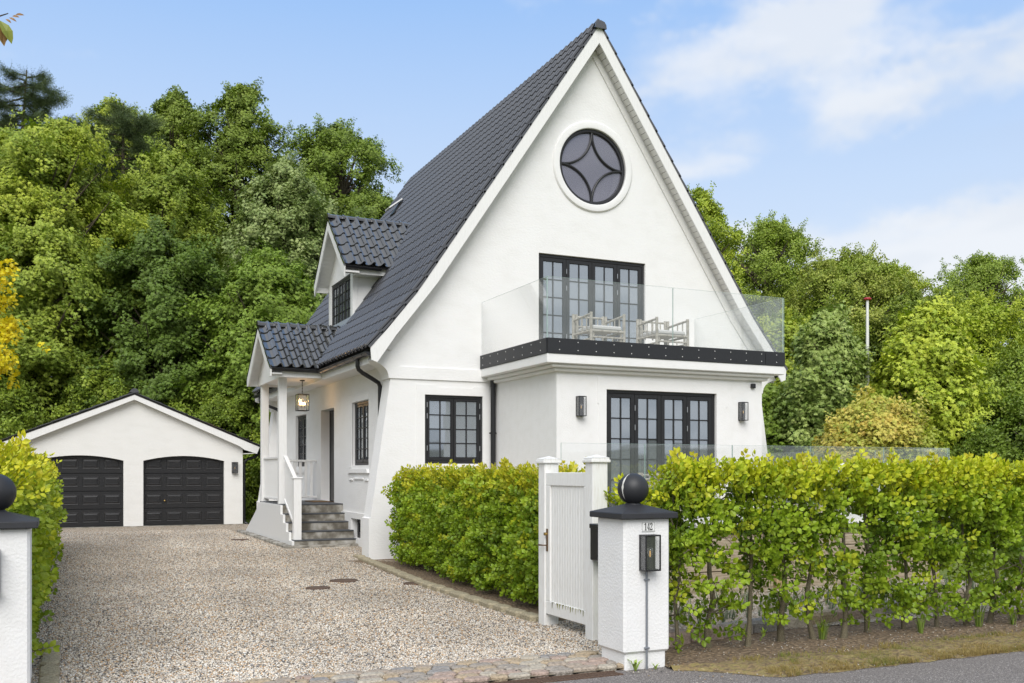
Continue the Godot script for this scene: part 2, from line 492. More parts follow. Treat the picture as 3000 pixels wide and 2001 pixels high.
func sheet(x0: float, x1: float, z0: float, z1: float, y: float, step: float, lift := false, uneven := 0.0, s := 1) -> ArrayMesh:
	var b := MB.new()
	var nx := maxi(1, int(ceil((x1 - x0) / step)))
	var nz := maxi(1, int(ceil((z1 - z0) / step)))
	var f := FastNoiseLite.new()
	f.seed = s
	f.frequency = 0.5
	var at := func(i: int, j: int) -> Vector3:
		var x := lerpf(x0, x1, float(i) / nx)
		var z := lerpf(z0, z1, float(j) / nz)
		var e := 1.0 if i > 0 and j > 0 and i < nx and j < nz else 0.0
		return Vector3(x, y + (rise(x, z) if lift else 0.0) + uneven * e * f.get_noise_2d(x * 2.0, z * 2.0), z)
	for i in nx:
		for j in nz:
			b.quad(at.call(i, j), at.call(i, j + 1), at.call(i + 1, j + 1), at.call(i + 1, j))
	return b.mesh()

func build_setting() -> void:
	structure("ground", sheet(-350, 350, -350, 350, -0.05, 700), M.lawn)
	structure("road", sheet(-60, 60, -6.55, -1.0, -0.004, 120), M.asphalt)
	structure("road", sheet(-0.9, 6.0, -6.83, -6.55, -0.004, 10), M.asphalt)
	structure("road", sheet(4.14, 4.74, -7.0, -6.83, -0.003, 10), M.asphalt)
	structure("driveway", sheet(-1.1, 4.75, -29.95, -7.62, 0.0, 0.6, true), M.gravel)
	structure("driveway", sheet(4.75, 5.7, -29.95, -16.8, 0.002, 0.6, true), M.gravel)
	structure("driveway", sheet(4.75, 5.6, -9.55, -8.2, 0.003, 0.6), M.gravel)
	structure("ground", sheet(4.75, 5.75, -17.6, -9.55, 0.008, 0.35, false, 0.035, 4), M.soil)
	structure("ground", sheet(4.62, 14.0, -8.05, -6.80, 0.004, 0.12, false, 0.022, 5), M.soil)
	# the verge, ragged along the asphalt
	var vb := MB.new()
	var vf := FastNoiseLite.new()
	vf.seed = 17
	vf.frequency = 1.3
	var edge := func(x: float, t: float) -> Vector3:
		var front := -6.19 + 0.05 * vf.get_noise_1d(x * 1.5) + 0.03 * vf.get_noise_1d(x * 7.0 + 50.0) - 0.62 * smoothstep(5.35, 4.55, x)
		var back := -6.92 + 0.12 * vf.get_noise_1d(x * 1.1 + 90.0)
		return Vector3(x, -0.001 + 0.04 * sin(PI * t) * (0.7 + vf.get_noise_2d(x * 3.0, t * 2.0)), lerpf(front, back, t))
	for i in 150:
		var x0 := 4.60 + i * 0.063
		for j in 6:
			vb.quad(edge.call(x0, j / 6.0), edge.call(x0 + 0.063, j / 6.0), edge.call(x0 + 0.063, (j + 1) / 6.0), edge.call(x0, (j + 1) / 6.0))
	structure("verge", vb.mesh(), M.moss)
	structure("ground", sheet(-4.0, -0.35, -29.9, -7.95, 0.012, 0.4, false, 0.03, 7), M.soil)
	structure("path", sheet(5.6, 15.5, -10.82, -8.02, 0.01, 0.5, false, 0.02, 8), M.gravel)
	structure("ground", sheet(12.2, 34.0, -22.0, -10.5, 0.02, 1.2, false, 0.05, 9), M.lawn)
	# wooded slope behind the houses
	var b := MB.new()
	var f := FastNoiseLite.new()
	f.seed = 11
	f.frequency = 0.03
	var hill := func(x: float, d: float) -> Vector3:
		var z := -36.0 - d
		return Vector3(x, -0.06 + 0.145 * maxf(0.0, d - 4.0) * (1.0 + 0.4 * f.get_noise_2d(x, z)) * smoothstep(120.0, 30.0, d * 0.6), z)
	for i in 30:
		for j in 16:
			var x0 := -90.0 + i * 8.0
			var d0 := j * 6.0
			b.quad(hill.call(x0, d0), hill.call(x0 + 8.0, d0), hill.call(x0 + 8.0, d0 + 6.0), hill.call(x0, d0 + 6.0))
	structure("hills", b.mesh(), M.forest_floor)
	# low wooded ridge on the far side of the road, which the panes reflect
	b = MB.new()
	for i in 60:
		var x0 := -150.0 + i * 5.0
		var h0 := 5.0 + 3.5 * f.get_noise_1d(x0 * 1.3)
		var h1 := 5.0 + 3.5 * f.get_noise_1d((x0 + 5.0) * 1.3)
		b.quad(Vector3(x0, -0.1, 88), Vector3(x0, h0, 96), Vector3(x0 + 5, h1, 96), Vector3(x0 + 5, -0.1, 88))
		b.quad(Vector3(x0, h0, 96), Vector3(x0, h0 * 0.8, 125), Vector3(x0 + 5, h1 * 0.8, 125), Vector3(x0 + 5, h1, 96))
	structure("hills", b.mesh(), M.forest_floor)

func stone_block(r: RandomNumberGenerator, w: float, h: float, d: float) -> ArrayMesh:
	# a hewn block: an uneven outline, domed top, worn edges; stands on y = 0
	var b := MB.new()
	var rim := []
	var top := []
	var n := 10
	for k in n:
		var a := TAU * (k + 0.5) / n
		var cx := cos(a)
		var cz := sin(a)
		var m := pow(pow(absf(cx), 5.0) + pow(absf(cz), 5.0), -0.2)
		var j := r.randf_range(0.93, 1.03)
		rim.append(Vector3(cx * m * w * 0.5 * j, h * 0.72, -cz * m * d * 0.5 * j))
		top.append(Vector3(cx * m * w * 0.42 * j, h * r.randf_range(0.96, 1.0), -cz * m * d * 0.42 * j))
	var mid := Vector3(0, h * 1.03, 0)
	for k in n:
		var q := (k + 1) % n
		b.tri(mid, top[k], top[q])
		b.quad(top[k], rim[k], rim[q], top[q])
		b.quad(rim[k], Vector3(rim[k].x, 0, rim[k].z), Vector3(rim[q].x, 0, rim[q].z), rim[q])
	return b.mesh()

func build_stones() -> void:
	var r := rng(5)
	# cobbles across the mouth of the drive
	var bed := structure("cobble_paving", sheet(-0.9, 4.3, -7.72, -6.975, 0.018, 0.4), M.sand)
	var forms := []
	for k in 8: forms.append(stone_block(r, 1.0, 1.0, 1.0))
	var z := -7.035
	var row := 0
	while row < 6:
		var depth := 0.118
		var x := -0.9 + r.randf() * 0.1
		while x < (4.24 if row < 3 else 4.16):
			var w := r.randf_range(0.15, 0.235)
			var t := Transform3D(Basis(Vector3.UP, r.randf_range(-0.04, 0.04)).scaled_local(Vector3(w - 0.010, 0.040 + r.randf() * 0.01, depth - 0.008)), Vector3(x + w / 2, 0.0, z + r.randf_range(-0.006, 0.006)))
			piece(bed, "cobble", forms[r.randi() % 8], M.stone[r.randi() % 6], t)
			x += w
		z -= depth
		row += 1
	# edging between gravel and hedge bed
	var edge := structure("stone_edging", bx(Vector3(4.70, -0.03, -16.9), Vector3(4.86, -0.005, -9.6), 0.0), M.soil)
	z = -9.62
	while z > -17.9:
		var l := r.randf_range(0.28, 0.55)
		var x := 4.74 if z > -13.0 else 4.74 + (-13.0 - z) * 0.075
		var t := Transform3D(Basis(Vector3.UP, PI / 2 + r.randf_range(-0.03, 0.03) + (0.07 if z < -13.0 else 0.0)).scaled_local(Vector3(l - 0.012, 0.06 + r.randf() * 0.012, 0.16)), Vector3(x, -0.004 + (0.0 if z > -17.4 else 0.01), z - l / 2))
		piece(edge, "edging_stone", forms[r.randi() % 8], M.edge_stone, t)
		z -= l
	z = -8.1
	while z > -10.2:
		var l := r.randf_range(0.28, 0.55)
		var t := Transform3D(Basis(Vector3.UP, PI / 2 + r.randf_range(-0.03, 0.03)).scaled_local(Vector3(l - 0.012, 0.05 + r.randf() * 0.012, 0.15)), Vector3(-0.10, rise(0, z) - 0.004, z - l / 2))
		piece(edge, "edging_stone", forms[r.randi() % 8], M.edge_stone, t)
		z -= l
	# rough stones along the back of the road-side bed
	var back := structure("stone_edging", bx(Vector3(5.3, -0.04, -8.15), Vector3(5.4, -0.02, -8.05), 0.0), M.soil)
	var x := 5.3
	while x < 12.5:
		var w := r.randf_range(0.3, 0.5)
		var t := Transform3D(Basis(Vector3.UP, 0.17 + r.randf_range(-0.08, 0.08)).scaled_local(Vector3(w, 0.13, 0.2)), Vector3(x, 0.0, -7.82 - (x - 5.3) * 0.2))
		piece(back, "edging_stone", forms[r.randi() % 8], M.stone[r.randi() % 6], t)
		x += w + 0.01
	# kerb round the porch steps
	var kerb := structure("porch_kerb", bx(Vector3(4.2, 0.0, -25.8), Vector3(4.25, 0.06, -19.95), 0.0), M.soil)
	z = -19.86
	while z > -26.0:
		var l := r.randf_range(0.5, 0.8)
		piece(kerb, "kerb_stone", forms[r.randi() % 8], M.concrete, Transform3D(Basis(Vector3.UP, PI / 2).scaled_local(Vector3(l - 0.01, 0.075, 0.17)), Vector3(4.18, rise(0, z) - 0.02, z - l / 2)))
		z -= l
	x = 4.12
	while x < 5.6:
		var w := r.randf_range(0.35, 0.6)
		piece(kerb, "kerb_stone", forms[r.randi() % 8], M.concrete, Transform3D(Basis.IDENTITY.scaled_local(Vector3(w - 0.01, 0.075, 0.18)), Vector3(x + w / 2, 0.06, -19.97)))
		x += w
	# drain across the road edge
	var g := thing("drain_grate", "rusty slotted drain channel between the cobbles and the asphalt", "drain", Vector3(1.8, 0, -6.9))
	part(g, "channel", bx(Vector3(-0.9, -0.1, -6.97), Vector3(4.14, -0.03, -6.83), 0.0), M.felt)
	part(g, "rail", bx(Vector3(-0.9, -0.03, -6.975), Vector3(4.14, 0.006, -6.96), 0.001), M.rust)
	part(g, "rail", bx(Vector3(-0.9, -0.03, -6.84), Vector3(4.14, 0.006, -6.825), 0.001), M.rust)
	var bar := bx(Vector3(-0.007, -0.02, -0.062), Vector3(0.007, 0.0, 0.062), 0.001)
	for i in 120:
		piece(g, "bar", bar, M.rust, Transform3D(Basis(Vector3.UP, 0.35), Vector3(4.12 - i * 0.03, 0.004, -6.9)))
	# iron covers in the gravel
	for k in [[3.83, -14.37, 0.21, "round rusty iron cover in the gravel, the larger of the pair"], [3.26, -13.62, 0.17, "round rusty iron cover in the gravel nearer the middle of the drive"], [4.66, -13.58, 0.15, "small rusty iron cover at the foot of the edging stones"], [3.66, -22.8, 0.2, "rusty iron cover in the gravel beside the porch kerb"]]:
		var o := thing("manhole_cover", k[3], "manhole cover", Vector3(k[0], rise(k[0], k[1]) + 0.004, k[1]), 0.0, "iron covers in the gravel")
		var b := MB.new()
		b.lathe([Vector2(0, 0.012), Vector2(k[2] * 0.9, 0.012), Vector2(k[2] * 0.92, 0.004)], 28)
		part(o, "lid", b.mesh(), M.rust, false)
		b = MB.new()
		b.lathe([Vector2(k[2] * 0.93, 0.014), Vector2(k[2], 0.014), Vector2(k[2], -0.01)], 28)
		part(o, "rim", b.mesh(), M.rust, false)

func in_drive(x: float, z: float) -> bool:
	if z > -9.5 and z < -8.25 and x < 5.5: return true
	if z > -17.8 and x > 4.62 + maxf(0.0, (-13.0 - z)) * 0.075: return false
	if z < -19.8 and x > 4.05: return false
	for k in [[3.83, -14.37, 0.22], [3.26, -13.62, 0.18], [4.66, -13.58, 0.16]]:
		if Vector2(x - k[0], z - k[1]).length() < k[2]: return false
	return true

func build_gravel() -> void:
	var r := rng(77)
	var b := MB.new()
	# one pebble: a lumpy, flattened twenty-sided stone
	var g := (1.0 + sqrt(5.0)) / 2.0
	var p := [Vector3(-1, g, 0), Vector3(1, g, 0), Vector3(-1, -g, 0), Vector3(1, -g, 0), Vector3(0, -1, g), Vector3(0, 1, g), Vector3(0, -1, -g), Vector3(0, 1, -g), Vector3(g, 0, -1), Vector3(g, 0, 1), Vector3(-g, 0, -1), Vector3(-g, 0, 1)]
	var f := [[0, 11, 5], [0, 5, 1], [0, 1, 7], [0, 7, 10], [0, 10, 11], [1, 5, 9], [5, 11, 4], [11, 10, 2], [10, 7, 6], [7, 1, 8], [3, 9, 4], [3, 4, 2], [3, 2, 6], [3, 6, 8], [3, 8, 9], [4, 9, 5], [2, 4, 11], [6, 2, 10], [8, 6, 7], [9, 8, 1]]
	for i in 12: p[i] = p[i].normalized() * r.randf_range(0.85, 1.12) * Vector3(1, 0.66, 0.8)
	for t in f: b.tri_n(p[t[0]], p[t[1]], p[t[2]], p[t[0]].normalized(), p[t[1]].normalized(), p[t[2]].normalized())
	var m := b.mesh()
	var hues := [Color(0.68, 0.63, 0.55), Color(0.60, 0.53, 0.45), Color(0.48, 0.41, 0.32), Color(0.44, 0.33, 0.21), Color(0.31, 0.285, 0.26), Color(0.17, 0.165, 0.16), Color(0.74, 0.71, 0.66), Color(0.54, 0.49, 0.42), Color(0.39, 0.355, 0.31), Color(0.09, 0.09, 0.09), Color(0.66, 0.60, 0.51), Color(0.46, 0.29, 0.15)]
	var where := []
	var tints := []
	var patch := FastNoiseLite.new()
	patch.seed = 8
	patch.frequency = 0.35
	for i in 210000:
		var z := -7.62 - 20.0 * pow(r.randf(), 2.0)
		var x := r.randf_range(-0.4, 5.4)
		if not in_drive(x, z): continue
		var s := r.randf_range(0.006, 0.0115)
		where.append(Transform3D(Basis.from_euler(Vector3(r.randf_range(-0.4, 0.4), r.randf() * TAU, r.randf_range(-0.4, 0.4))).scaled(Vector3.ONE * s), Vector3(x, rise(x, z) + 0.003 + s * 0.3, z)))
		var c: Color = hues[r.randi() % 12]
		# wheel tracks are packed paler
		var mid := lerpf(2.2, 3.2, smoothstep(-10.0, -26.0, z))
		var track := exp(-pow((absf(x - mid) - 0.75) / 0.34, 2.0))
		c = c * (1.02 + 0.16 * track + 0.26 * patch.get_noise_2d(x, z) + r.randf_range(-0.08, 0.08))
		tints.append(Color(minf(c.r, 0.85), minf(c.g, 0.85), minf(c.b, 0.85)))
	# strays on cobbles and soil
	for i in 2200:
		var z := r.randf_range(-7.7, -6.2)
		var x := r.randf_range(-0.4, 10.0)
		if z > -7.0 and x < 4.2: continue
		if x < 4.2 and r.randf() < 0.85 and z > -7.5: continue
		var s := r.randf_range(0.003, 0.009)
		where.append(Transform3D(Basis(Vector3.UP, r.randf() * TAU).scaled(Vector3.ONE * s), Vector3(x, 0.012 + (0.035 if x < 4.2 else 0.0), z)))
		tints.append(hues[r.randi() % 12] * 0.75)
	var o := scatter(self, "gravel", m, M.pebble, where, tints)
	tag(o, "loose mixed pale gravel covering the drive", "gravel")

# ---------------------------------------------------------------- windows
# frame, sashes with glazing bars, panes; local x to the right, y up, z out of the wall
func window(parent: Node3D, called: String, xf: Transform3D, w: float, h: float, sashes: int, cols: int, rows: int, opts := {}) -> Node3D:
	var fr: float = opts.get("frame", 0.055)
	var st: float = opts.get("stile", 0.05)
	var bar: float = opts.get("bar", 0.022)
	var low: float = opts.get("low", st * 1.3)
	var b := MB.new()
	var d := 0.09
	b.cbox(Vector3(fr / 2, h / 2, -d / 2), Vector3(fr, h, d), 0.004, xf)
	b.cbox(Vector3(w - fr / 2, h / 2, -d / 2), Vector3(fr, h, d), 0.004, xf)
	b.cbox(Vector3(w / 2, h - fr / 2, -d / 2), Vector3(w - 2 * fr, fr, d), 0.004, xf)
	b.cbox(Vector3(w / 2, fr / 2, -d / 2), Vector3(w - 2 * fr, fr, d), 0.004, xf)
	var o := part(parent, called, b.mesh(), M.black)
	var sw := (w - 2 * fr) / sashes
	var hinge := bx(Vector3(-0.008, -0.05, 0), Vector3(0.008, 0.05, 0.014), 0.003)
	for s in sashes:
		var x0 := fr + s * sw + 0.003
		var x1 := fr + (s + 1) * sw - 0.003
		var y0 := fr + 0.003
		var y1 := h - fr - 0.003
		var q := MB.new()
		var zc := -0.035
		var dd := 0.058
		q.cbox(Vector3(x0 + st / 2, (y0 + y1) / 2, zc), Vector3(st, y1 - y0, dd), 0.005, xf)
		q.cbox(Vector3(x1 - st / 2, (y0 + y1) / 2, zc), Vector3(st, y1 - y0, dd), 0.005, xf)
		q.cbox(Vector3((x0 + x1) / 2, y1 - st / 2, zc), Vector3(x1 - x0 - 2 * st, st, dd), 0.005, xf)
		q.cbox(Vector3((x0 + x1) / 2, y0 + low / 2, zc), Vector3(x1 - x0 - 2 * st, low, dd), 0.005, xf)
		var gx0 := x0 + st
		var gx1 := x1 - st
		var gy0 := y0 + low
		var gy1 := y1 - st
		for i in range(1, cols):
			q.cbox(Vector3(lerpf(gx0, gx1, float(i) / cols), (gy0 + gy1) / 2, zc + 0.004), Vector3(bar, gy1 - gy0, 0.045), 0.006, xf)
		for j in range(1, rows):
			q.cbox(Vector3((gx0 + gx1) / 2, lerpf(gy0, gy1, float(j) / rows), zc + 0.003), Vector3(gx1 - gx0, bar, 0.043), 0.006, xf)
		part(o, "sash", q.mesh(), M.black)
		var pw := (gx1 - gx0) / cols
		var ph := (gy1 - gy0) / rows
		var glass := bx(Vector3(-pw / 2 + bar * 0.3, -ph / 2 + bar * 0.3, -0.004), Vector3(pw / 2 - bar * 0.3, ph / 2 - bar * 0.3, 0.004), 0.0)
		for i in cols:
			for j in rows:
				# panes never sit quite true, so reflections break from one to the next
				var tilt := Basis.from_euler(Vector3(0.006 * sin(i * 3.1 + j * 1.7 + s), 0.007 * cos(i * 1.3 + j * 2.9 + s * 2.0), 0))
				piece(o, "pane", glass, M.pane, xf * Transform3D(tilt, Vector3(gx0 + pw * (i + 0.5), gy0 + ph * (j + 0.5), zc)))
	if opts.get("hinges", true):
		for s in opts.get("hinge_at", [0, sashes]):
			var x: float = fr + s * sw
			for y in [0.16, 0.34, 0.86]:
				piece(o, "hinge", hinge, M.steel, xf * Transform3D(Basis.IDENTITY, Vector3(clampf(x, 0.02, w - 0.02), h * (1.0 - y * 0.9), 0.0)))
	return o

func curtain(parent: Node3D, xf: Transform3D, x0: float, x1: float, y0: float, y1: float, called := "curtain") -> void:
	var b := MB.new()
	var n := int((x1 - x0) / 0.03) + 2
	for i in n:
		var a := lerpf(x0, x1, float(i) / n)
		var c := lerpf(x0, x1, float(i + 1) / n)
		var za := -0.22 + 0.02 * sin(a * 60.0) * (1.0 if called == "curtain" else 0.0)
		var zc := -0.22 + 0.02 * sin(c * 60.0) * (1.0 if called == "curtain" else 0.0)
		b.quad(xf * Vector3(a, y0, za), xf * Vector3(c, y0, zc), xf * Vector3(c, y1, zc), xf * Vector3(a, y1, za))
	part(parent, called, b.mesh(), M.curtain if called == "curtain" else M.blind)

# ---------------------------------------------------------------- roof tiles
func tile_mesh(w: float, l: float, segs := 8, amp := 0.03) -> ArrayMesh:
	# a pantile: hollow on one side, roll on the other, with a thick lower lip
	var b := MB.new()
	# the near edge lies over its neighbour, so it stands a little proud
	var shape := func(u: float) -> float:
		var lap := amp * 0.32 * (1.0 - u)
		if u < 0.42:
			return lap + amp * sin(PI * (u * 0.82 + 0.075) / 0.42)
		return lap - amp * 0.3 * sin(PI * (u - 0.42) / 0.58)
	for i in segs:
		var u0 := float(i) / segs
		var u1 := float(i + 1) / segs
		var y0: float = shape.call(u0)
		var y1: float = shape.call(u1)
		var n0 := Vector3(-(shape.call(u0 + 0.04) - shape.call(u0 - 0.04)) / (0.08 * w), 1, 0).normalized()
		var n1 := Vector3(-(shape.call(u1 + 0.04) - shape.call(u1 - 0.04)) / (0.08 * w), 1, 0).normalized()
		b.quad_n(Vector3(u0 * w, y0, 0), Vector3(u0 * w, y0, l), Vector3(u1 * w, y1, l), Vector3(u1 * w, y1, 0), n0, n0, n1, n1)
		b.quad(Vector3(u0 * w, y0 - 0.022, 0.0), Vector3(u0 * w, y0, 0.0), Vector3(u1 * w, y1, 0.0), Vector3(u1 * w, y1 - 0.022, 0.0))
	var e: float = shape.call(0.0)
	b.quad(Vector3(0, e - 0.03, 0), Vector3(0, e - 0.03, l), Vector3(0, e, l), Vector3(0, e, 0))
	return b.mesh()

const ROOF_X := 9.93
func roof_left(t: float, flat := false) -> Vector3:
	# up the slope by t metres from the eave; the lowest metres lie flatter
	var e := Vector3(5.09, 3.93, 0)
	var k := Vector3(6.03, 5.06, 0)
	var top := Vector3(ROOF_X, 10.80, 0)
	var l := e.distance_to(k)
	if t <= l: return e + (k - e) * t / l
	return k + (top - k).normalized() * (t - l)

func roof_height(x: float) -> float:
	var d := absf(x - ROOF_X)
	return 10.83 - 1.4795 * d if d < 3.9 else 5.06 - (d - 3.9) * 1.202

# ---------------------------------------------------------------- the house
const ZF := -17.617
const XC := 9.93

func gable_outline() -> PackedVector2Array:
	var left := [Vector2(5.17, -0.1), Vector2(5.17, 0.775), Vector2(5.205, 0.79), Vector2(5.59, 3.40), Vector2(5.55, 3.405)]
	for k in 9:
		var a := PI / 2 * k / 8
		left.append(Vector2(5.17 + 0.38 * cos(a), 3.42 + 0.29 * sin(a)))
	left.append(Vector2(5.27, 3.86))
	left.append(Vector2(6.05, 4.80))
	left.append(Vector2(ROOF_X, 10.54))
	var out := PackedVector2Array()
	for p in left: out.append(p)
	for i in range(left.size() - 2, -1, -1):
		out.append(Vector2(2 * XC - left[i].x, left[i].y))
	return out

func csg_gable(z: float, depth: float, holes: Array) -> CSGShape3D:
	var c := CSGCombiner3D.new()
	var p := CSGPolygon3D.new()
	p.polygon = gable_outline()
	p.depth = depth
	p.position.z = z
	c.add_child(p)
	for h in holes: c.add_child(h)
	return c

func build_house() -> void:
	var H := thing("house", "white rendered house with steep black tiled roof, porch, dormer and glass balcony", "house", Vector3(XC, 0, ZF))
	# --- walls
	var bore := CSGCylinder3D.new()
	bore.radius = 0.785
	bore.height = 2.0
	bore.sides = 64
	bore.rotation.x = PI / 2
	bore.position = Vector3(9.945, 7.945, ZF)
	bore.operation = CSGShape3D.OPERATION_SUBTRACTION
	csg_part(H, "gable_wall", csg_gable(ZF, 0.46, [bore, csg_box(Vector3(6.275, 1.80, -19), Vector3(7.475, 3.12, -17), true), csg_box(Vector3(8.70, 3.93, -19), Vector3(11.22, 6.06, -17), true), csg_box(Vector3(8.3, 0.95, -19), Vector3(11.6, 3.3, -17), true)]), M.plaster)
	csg_part(H, "gable_wall", csg_gable(-28.75, 0.46, []), M.plaster)
	var c := CSGCombiner3D.new()
	c.add_child(csg_box(Vector3(5.65, -0.1, -28.9), Vector3(6.0, 3.75, -18.0)))
	c.add_child(csg_box(Vector3(5.615, -0.1, -28.85), Vector3(5.9, 0.775, -18.02)))
	for h in [[-20.5, -19.27, 1.78, 3.12], [-26.1, -24.87, 1.78, 3.12], [-23.31, -22.05, 0.9, 3.12], [-20.5, -19.74, 0.23, 0.65]]:
		c.add_child(csg_box(Vector3(5.3, h[2], h[0]), Vector3(6.3, h[3], h[1]), true))
	csg_part(H, "side_wall", c, M.plaster)
	part(H, "side_wall", bx(Vector3(13.9, -0.1, -28.9), Vector3(14.2, 3.75, -18.0), 0.0), M.plaster)
	# string course between the storeys, and the raised plaster round the windows
	for s in [-1.0, 1.0]:
		var b := MB.new()
		var o := []
		o.append(Vector2(5.548, 3.405))
		for k in 9:
			var a := PI / 2 * k / 8
			o.append(Vector2(5.168 + 0.38 * cos(a), 3.42 + 0.29 * sin(a)))
		o.append(Vector2(5.3, 3.9))
		for k in range(5, -1, -1):
			var a := PI / 2 * k / 8
			o.append(Vector2(5.16 + 0.60 * cos(a), 3.63 + 0.36 * sin(a)))
		o.append(Vector2(7.72, 3.63))
		o.append(Vector2(7.72, 3.405))
		var pp := PackedVector2Array()
		for q in o: pp.append(q if s < 0 else Vector2(2 * XC - q.x, q.y))
		b.prism(pp, ZF - 0.02, ZF + 0.028)
		part(H, "string_course", b.mesh(), M.plaster)
	var sur := MB.new()
	sur.prism(poly([Vector2(6.10, 1.6), Vector2(6.272, 1.6), Vector2(6.272, 3.123), Vector2(7.478, 3.123), Vector2(7.478, 1.6), Vector2(7.62, 1.6), Vector2(7.62, 3.30), Vector2(7.28, 3.30), Vector2(7.24, 3.265), Vector2(6.52, 3.265), Vector2(6.48, 3.31), Vector2(6.10, 3.31)]), ZF - 0.01, ZF + 0.011)
	part(H, "window_surround", sur.mesh(), M.plaster)
	# ring of plaster round the great round window
	var ring := MB.new()
	ring.lathe([Vector2(0.785, -0.02), Vector2(0.785, 0.03), Vector2(0.80, 0.042), Vector2(0.915, 0.042), Vector2(0.935, 0.02), Vector2(0.935, -0.01)], 64, Transform3D(Basis(Vector3(1, 0, 0), PI / 2), Vector3(9.945, 7.945, ZF)))
	part(H, "window_surround", ring.mesh(), M.plaster)
	# --- round window with a four-pointed star of glazing bars
	var cx := Vector3(9.945, 7.945, ZF - 0.02)
	var rf := MB.new()
	rf.lathe([Vector2(0.705, -0.09), Vector2(0.705, -0.02), Vector2(0.715, 0.0), Vector2(0.775, 0.0), Vector2(0.783, -0.01), Vector2(0.783, -0.09)], 64, Transform3D(Basis(Vector3(1, 0, 0), PI / 2), cx))
	var rw := part(H, "round_window", rf.mesh(), M.black)
	for q in 4:
		var a0 := PI / 2 * q + PI / 4
		var mid := Vector3(cos(a0), sin(a0), 0) * 0.995
		var rad := 0.70
		var pts := []
		for k in 17:
			var a := a0 + PI + lerpf(-PI / 4 - 0.02, PI / 4 + 0.02, k / 16.0)
			pts.append(cx + mid + Vector3(cos(a), sin(a), 0) * rad + Vector3(0, 0, -0.028))
		var tb := MB.new()
		tb.tube(pts, [0.026], 8)
		part(rw, "glazing_bar", tb.mesh(), M.black)
		# the lens-shaped pane outside each bar
		var lens := PackedVector2Array()
		for k in 17:
			var a := a0 + lerpf(-PI / 4, PI / 4, k / 16.0)
			lens.append(Vector2(cos(a), sin(a)) * 0.705)
		for k in 17:
			var a := a0 + PI + lerpf(-PI / 4, PI / 4, k / 16.0)
			lens.append(Vector2(mid.x, mid.y) + Vector2(cos(a), sin(a)) * rad)
		var pm := MB.new()
		pm.prism(lens, -0.055, -0.045, Transform3D(Basis.IDENTITY, cx))
		part(rw, "pane", pm.mesh(), M.pane_round)
	var star := PackedVector2Array()
	for q in 4:
		var a0 := PI / 2 * q + PI / 4
		for k in range(16, 0, -1):
			var a := a0 + PI + lerpf(-PI / 4, PI / 4, k / 16.0)
			star.append(Vector2(cos(a0), sin(a0)) * 0.995 + Vector2(cos(a), sin(a)) * 0.70)
	var sm := MB.new()
	sm.prism(star, -0.055, -0.045, Transform3D(Basis.IDENTITY, cx))
	part(rw, "pane", sm.mesh(), M.pane_round)
	# its deep round reveal, closed by a mauve blind
	var rev := MB.new()
	rev.lathe([Vector2(0.76, -0.44), Vector2(0.76, -0.10)], 48, Transform3D(Basis(Vector3(1, 0, 0), PI / 2), cx))
	part(rw, "reveal", rev.mesh(), M.white)
	rev = MB.new()
	rev.lathe([Vector2(0.0, -0.44), Vector2(0.80, -0.44)], 48, Transform3D(Basis(Vector3(1, 0, 0), PI / 2), cx))
	part(rw, "blind", rev.mesh(), mat(lin(0.22, 0.20, 0.29), 0.8))
	# --- inside: floors and a partition, so that no daylight falls through
	part(H, "floor", bx(Vector3(5.9, 0.7, -28.9), Vector3(13.95, 0.93, -15.0), 0.0), M.room_floor)
	part(H, "floor", bx(Vector3(5.9, 3.55, -28.9), Vector3(13.95, 3.80, -18.0), 0.0), M.room_floor)
	part(H, "partition", bx(Vector3(6.0, 0.93, -22.1), Vector3(13.9, 3.55, -22.0), 0.0), M.room)
	var inner := MB.new()
	inner.prism(poly([Vector2(6.6, 3.8), Vector2(13.26, 3.8), Vector2(13.26, 5.2), Vector2(ROOF_X, 10.3), Vector2(6.6, 5.2)]), -22.1, -22.0)
	part(H, "partition", inner.mesh(), M.room)
	part(H, "partition", bx(Vector3(8.4, 0.93, -28.7), Vector3(8.5, 3.55, -22.1), 0.0), M.room)
	part(H, "ceiling", bx(Vector3(7.5, 6.5, -22.0), Vector3(12.35, 6.6, -18.1), 0.0), M.room)
	# --- windows and doors
	var F := Transform3D(Basis.IDENTITY, Vector3(6.275, 1.80, ZF - 0.03))
	var wf := window(H, "window", F, 1.20, 1.32, 2, 2, 4)
	curtain(wf, F, 0.30, 0.58, 0.05, 1.27, "blind")
	curtain(wf, F, 0.62, 1.12, 0.05, 1.27, "blind")
	F = Transform3D(Basis.IDENTITY, Vector3(8.70, 3.93, ZF - 0.05))
	var up := window(H, "balcony_door", F, 2.52, 2.12, 4, 2, 5, {"stile": 0.075, "low": 0.12, "hinge_at": [1, 3]})
	for k in [[0.0, 0.34], [0.50, 1.2], [1.34, 1.9], [2.1, 2.5]]: curtain(up, F, k[0], k[1], 0.06, 2.08, "blind" if k[0] > 0.1 and k[0] < 2 else "curtain")
	var A := Transform3D(ZY, Vector3(5.71, 1.78, -20.5))
	var wn := window(H, "window", A, 1.23, 1.34, 2, 2, 5, {"hinges": false})
	curtain(wn, A, 0.1, 1.2, 0.05, 1.1, "blind")
	A = Transform3D(ZY, Vector3(5.71, 1.78, -26.1))
	window(H, "window", A, 1.23, 1.34, 2, 2, 5, {"hinges": false})
	A = Transform3D(ZY, Vector3(5.76, 0.23, -20.5))
	window(H, "basement_window", A, 0.76, 0.42, 1, 1, 1, {"hinges": false})
	# front door, set deep in the wall
	var door := part(H, "front_door", bx(Vector3(5.87, 0.95, -23.24), Vector3(5.92, 3.06, -22.12), 0.004), M.black)
	part(door, "door_frame", bx(Vector3(5.86, 0.93, -23.31), Vector3(5.95, 3.12, -23.24), 0.003), M.black)
